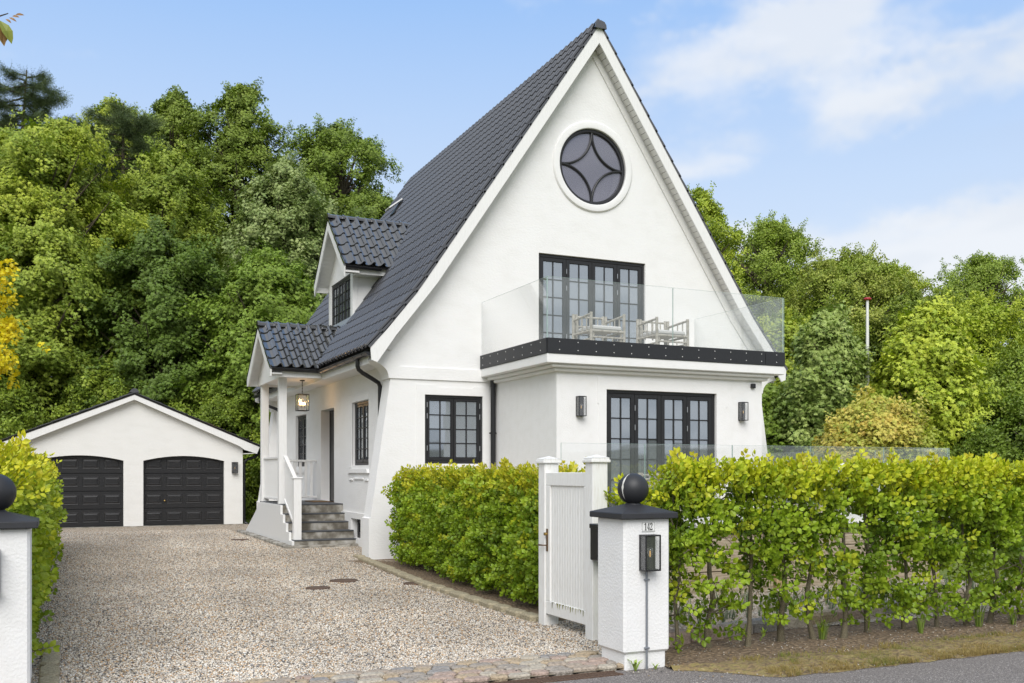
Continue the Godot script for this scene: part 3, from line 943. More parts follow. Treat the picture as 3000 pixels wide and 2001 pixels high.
	part(door, "door_frame", bx(Vector3(5.86, 0.93, -22.12), Vector3(5.95, 3.12, -22.05), 0.003), M.black)
	part(door, "door_frame", bx(Vector3(5.86, 3.06, -23.24), Vector3(5.95, 3.12, -22.12), 0.003), M.black)
	for y in [1.05, 1.75, 2.45]:
		part(door, "door_panel", bx(Vector3(5.858, y, -23.1), Vector3(5.872, y + 0.5, -22.26), 0.006), M.black)
	part(door, "handle", bx(Vector3(5.80, 1.95, -22.24), Vector3(5.87, 1.99, -22.2), 0.008), M.brass)
	# window sills of the side wall, each with small brackets below
	for z in [-20.5, -26.1]:
		var b := MB.new()
		b.prism(poly([Vector2(z - 0.28, 1.62), Vector2(z + 1.3, 1.62), Vector2(z + 1.24, 1.70), Vector2(z - 0.16, 1.70)]), 0.0, 0.06, Transform3D(ZY, Vector3(5.66, 0, 0)))
		b.cbox(Vector3(5.645, 1.50, z + 0.54), Vector3(0.05, 0.035, 0.72), 0.004)
		b.cbox(Vector3(5.645, 1.475, z - 0.06), Vector3(0.05, 0.035, 0.26), 0.004)
		b.cbox(Vector3(5.645, 1.475, z + 1.1), Vector3(0.05, 0.035, 0.26), 0.004)
		part(H, "window_sill", b.mesh(), M.plaster)
		b = MB.new()
		b.cbox(Vector3(5.65, 2.5, z - 0.12), Vector3(0.025, 1.55, 0.24), 0.006)
		b.cbox(Vector3(5.65, 3.2, z + 0.615), Vector3(0.025, 0.15, 1.23), 0.006)
		part(H, "window_surround", b.mesh(), M.plaster)
	build_roof(H)
	build_dormer(H)
	build_porch(H)
	build_bay(H)

func build_roof(H: Node3D) -> void:
	# boarding under the tiles
	var b := MB.new()
	var o := []
	for s in [-1.0, 1.0]:
		b = MB.new()
		var pts := [Vector2(5.16, 3.93), Vector2(6.06, 5.01), Vector2(ROOF_X, 10.74), Vector2(ROOF_X, 10.60), Vector2(6.12, 4.93), Vector2(5.24, 3.87)]
		var pp := PackedVector2Array()
		for q in pts: pp.append(q if s < 0 else Vector2(2 * XC - q.x, q.y))
		b.prism(pp, -29.25, -17.345)
		var deck := part(H, "roof", b.mesh(), M.felt)
		o.append(deck)
	var left: Node3D = o[0]
	var right: Node3D = o[1]
	var tile := tile_mesh(0.23, 0.43, 8, 0.052)
	var course := 0.35
	var rest := []
	var tint := []
	var r := rng(3)
	var n := 0
	for col in 52:
		for k in 24:
			var t := k * course
			var p0 := roof_left(t)
			var p1 := roof_left(minf(t + 0.43, 8.46))
			var s := (p1 - p0).normalized()
			var nn := Vector3(-s.y, s.x, 0)
			var z := -17.335 - col * 0.23
			var mid := p0 + s * 0.2
			# the dormer and the porch stand in the way of some
			if z < -22.05 and z > -24.2 and mid.x > 6.1 and mid.x < 7.75 and mid.y < 7.6 - absf(z + 23.1) * 1.1: continue
			var from := p0 + nn * (0.030 + r.randf_range(-0.003, 0.003))
			var to := p1 + nn * 0.006
			s = (to - from).normalized()
			nn = Vector3(-s.y, s.x, 0)
			var xf := Transform3D(Basis(Vector3(0, 0, -1), nn, s), Vector3(from.x, from.y, z))
			if col < 12 and n < 298:
				piece(left, "tile", tile, M.tile if r.randf() < 0.6 else M.tile_b, xf)
				n += 1
			else:
				rest.append(xf)
				var g := r.randf_range(0.85, 1.2)
				tint.append(Color(g, g, g))
	scatter(left, "tiles", tile, M.tile_b, rest, tint)
	# verge tiles of the far slope, seen edge-on
	var flap := bx(Vector3(0, -0.035, -0.2), Vector3(0.03, 0.02, 0.2), 0.004)
	rest = []
	for k in 24:
		var p0 := roof_left(k * course)
		var p1 := roof_left(minf(k * course + 0.43, 8.46))
		p0.x = 2 * XC - p0.x
		p1.x = 2 * XC - p1.x
		var s := (p1 - p0).normalized()
		var nn := Vector3(s.y, -s.x, 0)
		var from := p0 + nn * 0.045
		var to := p1 + nn * 0.012
		s = (to - from).normalized()
		nn = Vector3(s.y, -s.x, 0)
		piece(right, "tile", tile, M.tile, Transform3D(Basis(Vector3(0, 0, 1), nn, s), Vector3(from.x, from.y, -17.565)))
		for col in range(1, 52):
			rest.append(Transform3D(Basis(Vector3(0, 0, 1), nn, s), Vector3(from.x, from.y, -17.565 - col * 0.23)))
	tint = []
	for k in rest.size(): tint.append(Color.WHITE)
	scatter(right, "tiles", tile, M.tile_b, rest, tint)
	# verge tiles' downturned edge beside the barge boards
	for k in 24:
		for s in [-1.0, 1.0]:
			var p := roof_left(k * course)
			var q := roof_left(minf(k * course + 0.40, 8.4))
			var nn := (q - p).normalized()
			nn = Vector3(-nn.y, nn.x, 0)
			var a := p + nn * 0.03
			var e := q + nn * 0.01
			var bb := MB.new()
			var pts := [Vector2(a.x, a.y), Vector2(e.x, e.y), Vector2(e.x - nn.x * 0.035, e.y - nn.y * 0.035), Vector2(a.x - nn.x * 0.05, a.y - nn.y * 0.05)]
			var pp := PackedVector2Array()
			for w in pts: pp.append(w if s < 0 else Vector2(2 * XC - w.x, w.y))
			bb.prism(pp, -17.345, -17.305)
			part(left if s < 0 else right, "verge_tile", bb.mesh(), M.tile)
	# ridge: half-round caps, each over the next, with a rounded end cap
	var cap := MB.new()
	for k in 8:
		var a0 := PI * k / 8 - 0.15 * (1 - k / 4.0)
		var a1 := PI * (k + 1) / 8 - 0.15 * (1 - (k + 1) / 4.0)
		var d0 := Vector3(cos(a0), sin(a0), 0)
		var d1 := Vector3(cos(a1), sin(a1), 0)
		cap.quad_n(d0 * 0.135, d1 * 0.135, d1 * 0.118 + Vector3(0, 0, -0.40), d0 * 0.118 + Vector3(0, 0, -0.40), d0, d1, d1, d0)
		cap.quad(d0 * 0.112, d1 * 0.112, d1 * 0.135, d0 * 0.135)
	var cm := cap.mesh()
	for k in 33:
		piece(left, "ridge_tile", cm, M.tile, Transform3D(Basis.IDENTITY, Vector3(ROOF_X, 10.695, -17.27 - k * 0.36)))
	var end := MB.new()
	end.prism(poly([Vector2(-0.135, -0.03), Vector2(0.135, -0.03), Vector2(0.125, 0.05), Vector2(0.085, 0.105), Vector2(0.0, 0.13), Vector2(-0.085, 0.105), Vector2(-0.125, 0.05)]), -17.285, -17.25, Transform3D(Basis.IDENTITY, Vector3(ROOF_X, 10.695, 0)))
	part(left, "ridge_end", end.mesh(), M.tile_b)
	# barge boards
	for s in [-1.0, 1.0]:
		for z in [[-17.345, -17.315], [-29.25, -29.22]]:
			b = MB.new()
			var pts := [Vector2(5.115, 3.935), Vector2(5.42, 4.26), Vector2(6.03, 5.015), Vector2(ROOF_X, 10.76), Vector2(ROOF_X, 10.39), Vector2(6.42, 5.21), Vector2(5.60, 4.17), Vector2(5.245, 3.66), Vector2(5.135, 3.70)]
			var pp := PackedVector2Array()
			for q in pts: pp.append(q if s < 0 else Vector2(2 * XC - q.x, q.y))
			b.prism(pp, z[0], z[1])
			part(H, "barge_board", b.mesh(), M.white)
	# boards under the verge, crosswise
	var under := func(t: float) -> Vector3:
		var p := roof_left(t)
		var q := roof_left(minf(t + 0.05, 8.4))
		var s := (q - p).normalized()
		return p + Vector3(s.y, -s.x, 0) * 0.19
	for k in 62:
		var t0 := 0.35 + k * 0.13
		if t0 > 8.2: break
		var p: Vector3 = under.call(t0 + 0.004)
		var q: Vector3 = under.call(t0 + 0.126)
		for s in [-1.0, 1.0]:
			var d := (q - p).normalized()
			var up := Vector3(-d.y, d.x, 0)
			var pp := PackedVector2Array()
			for w in [p, q, q + up * 0.016, p + up * 0.016]: pp.append(Vector2(w.x if s < 0 else 2 * XC - w.x, w.y))
			b = MB.new()
			b.prism(pp, ZF + 0.004, -17.347)
			part(H, "soffit_board", b.mesh(), M.white_board)
	for s in [-1.0, 1.0]:
		# moulding where the boards meet the wall
		b = MB.new()
		var pts := [Vector2(5.50, 3.95), Vector2(6.32, 5.03), Vector2(ROOF_X, 10.36), Vector2(ROOF_X, 10.20), Vector2(6.44, 4.99), Vector2(5.6, 3.92)]
		var pp := PackedVector2Array()
		for q in pts: pp.append(q if s < 0 else Vector2(2 * XC - q.x, q.y))
		b.prism(pp, ZF - 0.01, ZF + 0.035)
		part(H, "verge_moulding", b.mesh(), M.white_board)
	# eaves: fascia, boarded soffit, gutter with brackets
	for s in [-1.0, 1.0]:
		var X := func(x: float) -> float: return x if s < 0 else 2 * XC - x
		b = MB.new()
		b.box(Vector3(minf(X.call(5.17), X.call(5.20)), 3.665, -28.9), Vector3(maxf(X.call(5.17), X.call(5.20)), 3.86, -17.66))
		part(H, "fascia", b.mesh(), M.white)
		b = MB.new()
		b.box(Vector3(minf(X.call(5.20), X.call(5.68)), 3.69, -28.8), Vector3(maxf(X.call(5.20), X.call(5.68)), 3.72, -18.07))
		part(H, "soffit", b.mesh(), M.white_board)
		for run in ([[-17.37, -21.12], [-24.05, -29.1]] if s < 0 else [[-17.37, -29.1]]):
			b = MB.new()
			half_round(b, Vector3(X.call(5.105), 3.85, run[0]), Vector3(X.call(5.105), 3.85, run[1]), 0.065)
			var gut := part(H, "gutter", b.mesh(), M.black_metal)
			var z: float = run[0] - 0.3
			while z > run[1]:
				var br := MB.new()
				half_round(br, Vector3(X.call(5.105), 3.85, z), Vector3(X.call(5.105), 3.85, z - 0.03), 0.07)
				part(gut, "bracket", br.mesh(), M.black_metal)
				z -= 0.62
	# swan-neck and downpipes
	b = MB.new()
	b.tube([Vector3(5.105, 3.80, -18.15), Vector3(5.105, 3.66, -18.15), Vector3(5.13, 3.60, -18.17), Vector3(5.22, 3.54, -18.2), Vector3(5.45, 3.43, -18.26), Vector3(5.56, 3.37, -18.28), Vector3(5.59, 3.30, -18.28), Vector3(5.59, 3.0, -18.28), Vector3(5.59, 0.1, -18.28)], [0.042], 12)
	part(H, "downpipe", b.mesh(), M.black_metal)
	b = MB.new()
	b.tube([Vector3(5.105, 3.80, -28.3), Vector3(5.105, 3.66, -28.3), Vector3(5.2, 3.56, -28.2), Vector3(5.5, 3.42, -27.95), Vector3(5.6, 3.3, -27.85), Vector3(5.6, 0.1, -27.8)], [0.042], 10)
	part(H, "downpipe", b.mesh(), M.black_metal)
	# small roof light left ajar behind the dormer
	var sl := Transform3D(Basis(Vector3(0, 0, -1), Vector3(-0.8285, 0.56, 0).normalized(), Vector3(0.56, 0.8285, 0).normalized()), Vector3(8.72, 9.06, -26.95))
	b = MB.new()
	b.cbox(Vector3(0.2, 0.05, 0.25), Vector3(0.4, 0.07, 0.5), 0.01, sl)
	var rl := part(H, "roof_light", b.mesh(), M.black_metal)
	b = MB.new()
	var open := sl * Transform3D(Basis(Vector3(1, 0, 0), 0.0), Vector3(0, 0.09, 0.5)) * Transform3D(Basis(Vector3(1, 0, 0), 0.32), Vector3.ZERO) * Transform3D(Basis.IDENTITY, Vector3(0, 0, -0.5))
	b.cbox(Vector3(0.2, 0.02, 0.25), Vector3(0.42, 0.04, 0.5), 0.01, open)
	part(rl, "sash", b.mesh(), M.white)

# a gutter: half a pipe, open upwards
func half_round(b: MB, p: Vector3, q: Vector3, r: float) -> void:
	var d := (q - p).normalized()
	var x := d.cross(Vector3.UP).normalized()
	var n := 10
	for k in n:
		var a0 := PI + PI * k / n
		var a1 := PI + PI * (k + 1) / n
		var d0 := x * cos(a0) + Vector3.UP * sin(a0)
		var d1 := x * cos(a1) + Vector3.UP * sin(a1)
		b.quad_n(p + d0 * r, q + d0 * r, q + d1 * r, p + d1 * r, d0, d0, d1, d1)
		b.quad_n(p + d0 * r * 0.93, p + d1 * r * 0.93, q + d1 * r * 0.93, q + d0 * r * 0.93, -d0, -d1, -d1, -d0)
		b.tri(p, p + d0 * r, p + d1 * r)
		b.tri(q, q + d1 * r, q + d0 * r)
	b.tube([p + x * r, q + x * r], [0.008], 6)
	b.tube([p - x * r, q - x * r], [0.008], 6)

# tiles on a small gabled roof whose ridge runs in x; z0 is the ridge, face +1 looks to +z
func small_roof(parent: Node3D, x0: float, x_end: Callable, ridge: Vector2, eave: Vector2, face: float, courses: int, tile: Mesh, width: float) -> void:
	var r := rng(int(ridge.x * -10) + int(face))
	var dz := absf(eave.x - ridge.x)
	var dy := ridge.y - eave.y
	var l := sqrt(dz * dz + dy * dy)
	var step := (l - 0.04) / courses
	var s := Vector3(0, dy / l, -face * dz / l)
	var nn := Vector3(0, dz / l, face * dy / l)
	var along := nn.cross(s)
	for k in courses:
		var p := Vector3(0, eave.y, eave.x) + s * (k * step)
		var from := p + nn * 0.035
		var to := p + s * 0.44 + nn * 0.012
		var s2 := (to - from).normalized()
		var n2 := s2.cross(along).normalized()
		var xe: float = x_end.call(from.y)
		var i := 0
		while x0 + i * width < xe:
			var x := x0 + i * width + (width if along.x < 0 else 0.0)
			piece(parent, "tile", tile, M.tile_gloss, Transform3D(Basis(along, n2, s2), Vector3(x, from.y + r.randf_range(-0.002, 0.002), from.z)))
			i += 1

func ridge_run(parent: Node3D, x0: float, x1: float, y: float, z: float, step: float) -> void:
	var cap := MB.new()
	for k in 8:
		var a0 := PI * k / 8
		var a1 := PI * (k + 1) / 8
		var d0 := Vector3(0, sin(a0), cos(a0))
		var d1 := Vector3(0, sin(a1), cos(a1))
		var e := Vector3(step + 0.04, 0, 0)
		cap.quad_n(d0 * 0.105, d0 * 0.095 + e, d1 * 0.095 + e, d1 * 0.105, d0, d0, d1, d1)
		cap.quad_n(d0 * 0.12 - Vector3(0.0, 0, 0), d0 * 0.12 + Vector3(0.05, 0, 0), d1 * 0.12 + Vector3(0.05, 0, 0), d1 * 0.12, d0, d0, d1, d1)
		cap.tri(Vector3.ZERO, d0 * 0.12, d1 * 0.12)
	var m := cap.mesh()
	var x := x0
	while x < x1:
		piece(parent, "ridge_tile", m, M.tile_gloss, Transform3D(Basis.IDENTITY, Vector3(x, y, z)))
		x += step

func build_dormer(H: Node3D) -> void:
	var wx := 6.08      # face of the dormer
	var vx := 5.75      # its verge
	var za := -22.03
	var zb := -24.25
	var zr := -23.05
	var ry := 7.74
	var ef := Vector2(-21.55, 6.36)
	var eb := Vector2(-24.45, 6.36)
	# cheeks and front
	var b := MB.new()
	b.prism(poly([Vector2(6.08, 4.95), Vector2(7.3, 6.75), Vector2(6.96, 6.30), Vector2(6.6, 6.42), Vector2(6.08, 6.42)]), 0, 0.001)
	b = MB.new()
	for z in [[za - 0.1, za], [zb, zb + 0.1]]:
		b.prism(poly([Vector2(wx + 0.02, 4.9), Vector2(wx + 0.02, 6.5), Vector2(7.2, 6.5)]), z[0], z[1])
	part(H, "dormer_cheek", b.mesh(), M.plaster)
	b = MB.new()
	b.prism(poly([Vector2(za, 6.28), Vector2(zb, 6.28), Vector2(zb, 6.42), Vector2(zr, 7.55), Vector2(za, 6.55)]), -0.04, 0.0, Transform3D(ZY, Vector3(wx + 0.012, 0, 0)))
	part(H, "dormer_gable", b.mesh(), M.plaster)
	for z in [[za - 0.2, za + 0.012], [zb - 0.012, zb + 0.2]]:
		part(H, "dormer_post", bx(Vector3(wx, 5.0, z[0]), Vector3(wx + 0.12, 6.30, z[1]), 0.006), M.white)
	window(H, "dormer_window", Transform3D(ZY, Vector3(wx + 0.03, 5.17, -24.05)), 1.82, 1.11, 3, 2, 4, {"hinges": false, "stile": 0.045})
	part(H, "dormer_partition", bx(Vector3(6.9, 5.0, -24.1), Vector3(6.95, 6.45, -22.15), 0.0), M.room)
	# roof: boarding, tiles, ridge
	var tile := tile_mesh(0.235, 0.46, 10, 0.06)
	for e in [ef, eb]:
		b = MB.new()
		var f := 1.0 if e.x > zr else -1.0
		b.prism(poly([Vector2(e.x, e.y - 0.02), Vector2(zr, ry - 0.06), Vector2(zr, ry - 0.12), Vector2(e.x, e.y - 0.08)]), -1.9, 0.0, Transform3D(ZY, Vector3(vx + 0.03, 0, 0)))
		var deck := part(H, "dormer_roof", b.mesh(), M.felt)
		small_roof(deck, vx + 0.01, func(y: float) -> float: return ROOF_X - (10.83 - y) / 1.4795 + 0.12, Vector2(zr, ry), Vector2(e.x + f * 0.05, e.y - 0.035), f, 5, tile, 0.235)
		if f > 0:
			ridge_run(deck, vx - 0.02, 7.75, ry - 0.03, zr, 0.36)
			# verge tiles seen along the gable edge
			for k in 5:
				var p := Vector2(lerpf(e.x, zr, k / 5.0) + 0.03, lerpf(e.y, ry, k / 5.0) + 0.02)
				var q := Vector2(lerpf(e.x, zr, (k + 1.0) / 5.0), lerpf(e.y, ry, (k + 1.0) / 5.0))
				var vb := MB.new()
				vb.prism(poly([p, p + Vector2(0, -0.085), q + Vector2(0, -0.07), q]), -0.03, 0.012, Transform3D(ZY, Vector3(vx, 0, 0)))
				part(deck, "verge_tile", vb.mesh(), M.tile_gloss)
		# barge board, its return and the boarded underside
		b = MB.new()
		b.prism(poly([Vector2(e.x + f * 0.02, e.y - 0.05), Vector2(zr, ry - 0.09), Vector2(zr, ry - 0.32), Vector2(e.x - f * 0.02, e.y - 0.30)]), -0.03, 0.0, Transform3D(ZY, Vector3(vx + 0.002, 0, 0)))
		part(H, "dormer_barge_board", b.mesh(), M.white)
		var nb := 16
		for k in nb:
			var t0 := float(k) / nb
			var t1 := (k + 0.94) / nb
			b = MB.new()
			var o := Vector2(0, -0.20)
			var p := Vector2(e.x, e.y).lerp(Vector2(zr, ry), t0) + o
			var q := Vector2(e.x, e.y).lerp(Vector2(zr, ry), t1) + o
			b.prism(poly([p, q, q + Vector2(0, 0.02), p + Vector2(0, 0.02)]), -0.36, -0.03, Transform3D(ZY, Vector3(vx, 0, 0)))
			part(H, "dormer_soffit_board", b.mesh(), M.white_board)
		# eave board and gutter
		b = MB.new()
		b.box(Vector3(vx + 0.01, e.y - 0.21, e.x - f * 0.1 - 0.015), Vector3(6.78, e.y - 0.06, e.x - f * 0.1 + 0.015))
		b.box(Vector3(vx + 0.33, e.y - 0.19, minf(e.x - f * 0.1, za if f > 0 else zb)), Vector3(6.8, e.y - 0.17, maxf(e.x - f * 0.1, za if f > 0 else zb)))
		part(H, "dormer_fascia", b.mesh(), M.white)
		b = MB.new()
		half_round(b, Vector3(vx + 0.03, e.y - 0.06, e.x + f * 0.0), Vector3(6.62, e.y - 0.07, e.x + f * 0.0), 0.055)
		part(H, "dormer_gutter", b.mesh(), M.black_metal)
	# lead flashing along cheek and apron
	b = MB.new()
	for k in 8:
		var x0 := 6.02 + k * 0.15
		var x1 := x0 + 0.15
		b.quad(Vector3(x0, roof_height(x0) + 0.055, za + 0.15), Vector3(x1, roof_height(x1) + 0.055, za + 0.15), Vector3(x1, roof_height(x1) + 0.10, za + 0.006), Vector3(x0, roof_height(x0) + 0.10, za + 0.006))
	b.quad(Vector3(5.86, roof_height(5.86) + 0.055, za + 0.1), Vector3(6.075, roof_height(6.075) + 0.13, za + 0.1), Vector3(6.075, roof_height(6.075) + 0.13, zb - 0.1), Vector3(5.86, roof_height(5.86) + 0.055, zb - 0.1))
	part(H, "lead_flashing", b.mesh(), M.lead)

func build_porch(H: Node3D) -> void:
	var vx := 4.03
	var zr := -22.62
	var ry := 5.0
	var ef := Vector2(-21.17, 3.92)
	var eb := Vector2(-24.07, 3.92)
	var tile := tile_mesh(0.235, 0.44, 10, 0.06)
	for e in [ef, eb]:
		var f := 1.0 if e.x > zr else -1.0
		var b := MB.new()
		b.prism(poly([Vector2(e.x, e.y - 0.02), Vector2(zr, ry - 0.06), Vector2(zr, ry - 0.12), Vector2(e.x, e.y - 0.08)]), -1.5, 0.0, Transform3D(ZY, Vector3(vx + 0.03, 0, 0)))
		var deck := part(H, "porch_roof", b.mesh(), M.felt)
		small_roof(deck, vx + 0.01, func(y: float) -> float: return ROOF_X - 3.9 - (5.06 - y) / 1.202 + 0.1, Vector2(zr, ry), Vector2(e.x + f * 0.04, e.y - 0.03), f, 5, tile, 0.235)
		if f > 0:
			ridge_run(deck, vx - 0.02, 5.95, ry - 0.03, zr, 0.37)
			for k in 5:
				var p := Vector2(lerpf(e.x, zr, k / 5.0) + 0.03, lerpf(e.y, ry, k / 5.0) + 0.02)
				var q := Vector2(lerpf(e.x, zr, (k + 1.0) / 5.0), lerpf(e.y, ry, (k + 1.0) / 5.0))
				var vb := MB.new()
				vb.prism(poly([p, p + Vector2(0, -0.085), q + Vector2(0, -0.07), q]), -0.03, 0.012, Transform3D(ZY, Vector3(vx, 0, 0)))
				part(deck, "verge_tile", vb.mesh(), M.tile_gloss)
			# valley lead against the great roof
			b = MB.new()
			for k in 6:
				var y0 := 3.95 + k * 0.17
				var y1 := y0 + 0.17
				var x0 := ROOF_X - 3.9 - (5.06 - y0) / 1.202
				var x1 := ROOF_X - 3.9 - (5.06 - y1) / 1.202
				var z0: float = e.x + (y0 - e.y) / (ry - e.y) * (zr - e.x)
				var z1: float = e.x + (y1 - e.y) / (ry - e.y) * (zr - e.x)
				b.quad(Vector3(x0 - 0.02, y0 + 0.045, z0 - 0.02), Vector3(x0 + 0.07, y0 + 0.13, z0 + 0.14), Vector3(x1 + 0.07, y1 + 0.13, z1 + 0.14), Vector3(x1 - 0.02, y1 + 0.045, z1 - 0.02))
			part(H, "lead_flashing", b.mesh(), M.lead)
		b = MB.new()
		b.prism(poly([Vector2(e.x + f * 0.02, e.y - 0.05), Vector2(zr, ry - 0.08), Vector2(zr, ry - 0.27), Vector2(e.x - f * 0.16, e.y - 0.22), Vector2(e.x + f * 0.02, e.y - 0.22)]), -0.03, 0.0, Transform3D(ZY, Vector3(vx + 0.002, 0, 0)))
		part(H, "porch_barge_board", b.mesh(), M.white)
		for k in 14:
			var o := Vector2(0, -0.17)
			var p := Vector2(e.x, e.y).lerp(Vector2(zr, ry), k / 14.0) + o
			var q := Vector2(e.x, e.y).lerp(Vector2(zr, ry), (k + 0.94) / 14.0) + o
			b = MB.new()
			b.prism(poly([p, q, q + Vector2(0, 0.02), p + Vector2(0, 0.02)]), -0.26, -0.03, Transform3D(ZY, Vector3(vx, 0, 0)))
			part(H, "porch_soffit_board", b.mesh(), M.white_board)
		b = MB.new()
		b.box(Vector3(vx + 0.01, 3.70, e.x - f * 0.09 - 0.015), Vector3(5.17, 3.87, e.x - f * 0.09 + 0.015))
		part(H, "porch_fascia", b.mesh(), M.white)
		b = MB.new()
		half_round(b, Vector3(vx + 0.03, 3.875, e.x + f * 0.01), Vector3(5.16, 3.86, e.x + f * 0.01), 0.06)
		part(H, "porch_gutter", b.mesh(), M.black_metal)
	var b := MB.new()
	b.prism(poly([Vector2(-21.24, 3.70), Vector2(-24.0, 3.70), Vector2(-24.0, 3.80), Vector2(zr, 4.86), Vector2(-21.24, 3.80)]), -0.05, 0.0, Transform3D(ZY, Vector3(4.27, 0, 0)))
	part(H, "porch_gable", b.mesh(), M.white)
	# boarded ceiling
	for k in 26:
		var z := -21.3 - k * 0.104
		part(H, "ceiling_board", bx(Vector3(4.3, 3.742, z - 0.099), Vector3(5.2, 3.76, z), 0.003), M.white_board)
	# landing and steps: concrete risers under slate treads
	var zs := [-20.10, -20.38, -20.69, -21.0, -21.27]
	var ys := [0.235, 0.40, 0.575, 0.745, 0.94]
	var base := 0.03
	for k in 5:
		var z1: float = zs[k + 1] if k < 4 else -23.95
		var st := part(H, "step", bx(Vector3(4.32, base, z1 - 0.03 if k < 4 else z1), Vector3(5.65, ys[k] - 0.022, zs[k]), 0.006), M.concrete)
		part(st, "tread", bx(Vector3(4.318, ys[k] - 0.022, z1 - 0.02 if k < 4 else z1), Vector3(5.648, ys[k], zs[k] + 0.014), 0.004), M.slate)
		base = 0.03
	b = MB.new()
	var prof := [Vector2(-25.95, 0.02), Vector2(-20.095, 0.02)]
	for k in 5:
		prof.append(Vector2(zs[k] + 0.005, ys[k] - 0.02))
		if k < 4: prof.append(Vector2(zs[k + 1] + 0.005, ys[k] - 0.02))
	prof.append(Vector2(-23.65, 0.92))
	b.prism(poly(prof), 0.0, 0.05, Transform3D(ZY, Vector3(4.318, 0, 0)))
	part(H, "stair_cheek", b.mesh(), M.white)
	b = MB.new()
	b.prism(poly([Vector2(-25.95, 0.02), Vector2(-23.9, 0.02), Vector2(-23.9, 0.92), Vector2(-23.65, 0.92)]), -1.3, 0.0, Transform3D(ZY, Vector3(4.32, 0, 0)))
	part(H, "stair_cheek", b.mesh(), M.white)
	# posts
	for z in [-21.60, -23.68]:
		part(H, "porch_post", bx(Vector3(4.31, 0.935, z - 0.17), Vector3(4.48, 3.745, z), 0.006), M.white)
	# railings
	var r1 := part(H, "railing", bx(Vector3(4.35, 1.935, -23.68), Vector3(4.43, 1.985, -21.77), 0.006), M.white)
	part(r1, "rail", bx(Vector3(4.36, 1.01, -23.68), Vector3(4.42, 1.06, -21.77), 0.006), M.white)
	var n := 20
	for k in n:
		var z := -21.80 - k * 0.0945
		part(r1, "slat", bx(Vector3(4.375, 1.06, z - 0.058), Vector3(4.405, 1.94, z), 0.004), M.white)
	var r2 := part(H, "railing", bx(Vector3(4.48, 1.885, -23.82), Vector3(5.65, 1.935, -23.74), 0.006), M.white)
	part(r2, "rail", bx(Vector3(4.48, 1.0, -23.81), Vector3(5.65, 1.05, -23.75), 0.006), M.white)
	for k in 8:
		var x := 4.55 + k * 0.135
		part(r2, "slat", bx(Vector3(x, 1.05, -23.795), Vector3(x + 0.065, 1.89, -23.765), 0.004), M.white)
	var np := part(H, "newel_post", bx(Vector3(4.335, 0.225, -20.37), Vector3(4.495, 1.50, -20.21), 0.006), M.white)
	part(np, "cap", bx(Vector3(4.315, 1.50, -20.39), Vector3(4.515, 1.53, -20.19), 0.008), M.white)
	b = MB.new()
	b.prism(poly([Vector2(-21.43, 2.0), Vector2(-20.37, 1.50), Vector2(-20.37, 1.43), Vector2(-21.43, 1.93)]), -0.04, 0.04, Transform3D(ZY, Vector3(4.41, 0, 0)))
	var r3 := part(H, "railing", b.mesh(), M.white)
	b = MB.new()
	b.prism(poly([Vector2(-21.43, 1.06), Vector2(-20.37, 0.52), Vector2(-20.37, 0.47), Vector2(-21.43, 1.0)]), -0.03, 0.03, Transform3D(ZY, Vector3(4.41, 0, 0)))
	part(r3, "rail", b.mesh(), M.white)
	for k in 11:
		var z := -21.40 + k * 0.094
		var t0 := (z + 21.43) / 1.06
		var t1 := (z + 0.066 + 21.43) / 1.06
		b = MB.new()
		b.prism(poly([Vector2(z, lerpf(1.03, 0.5, t0)), Vector2(z + 0.066, lerpf(1.03, 0.5, t1)), Vector2(z + 0.066, lerpf(1.95, 1.45, t1)), Vector2(z, lerpf(1.95, 1.45, t0))]), -0.013, 0.013, Transform3D(ZY, Vector3(4.41, 0, 0)))
		part(r3, "slat", b.mesh(), M.white)

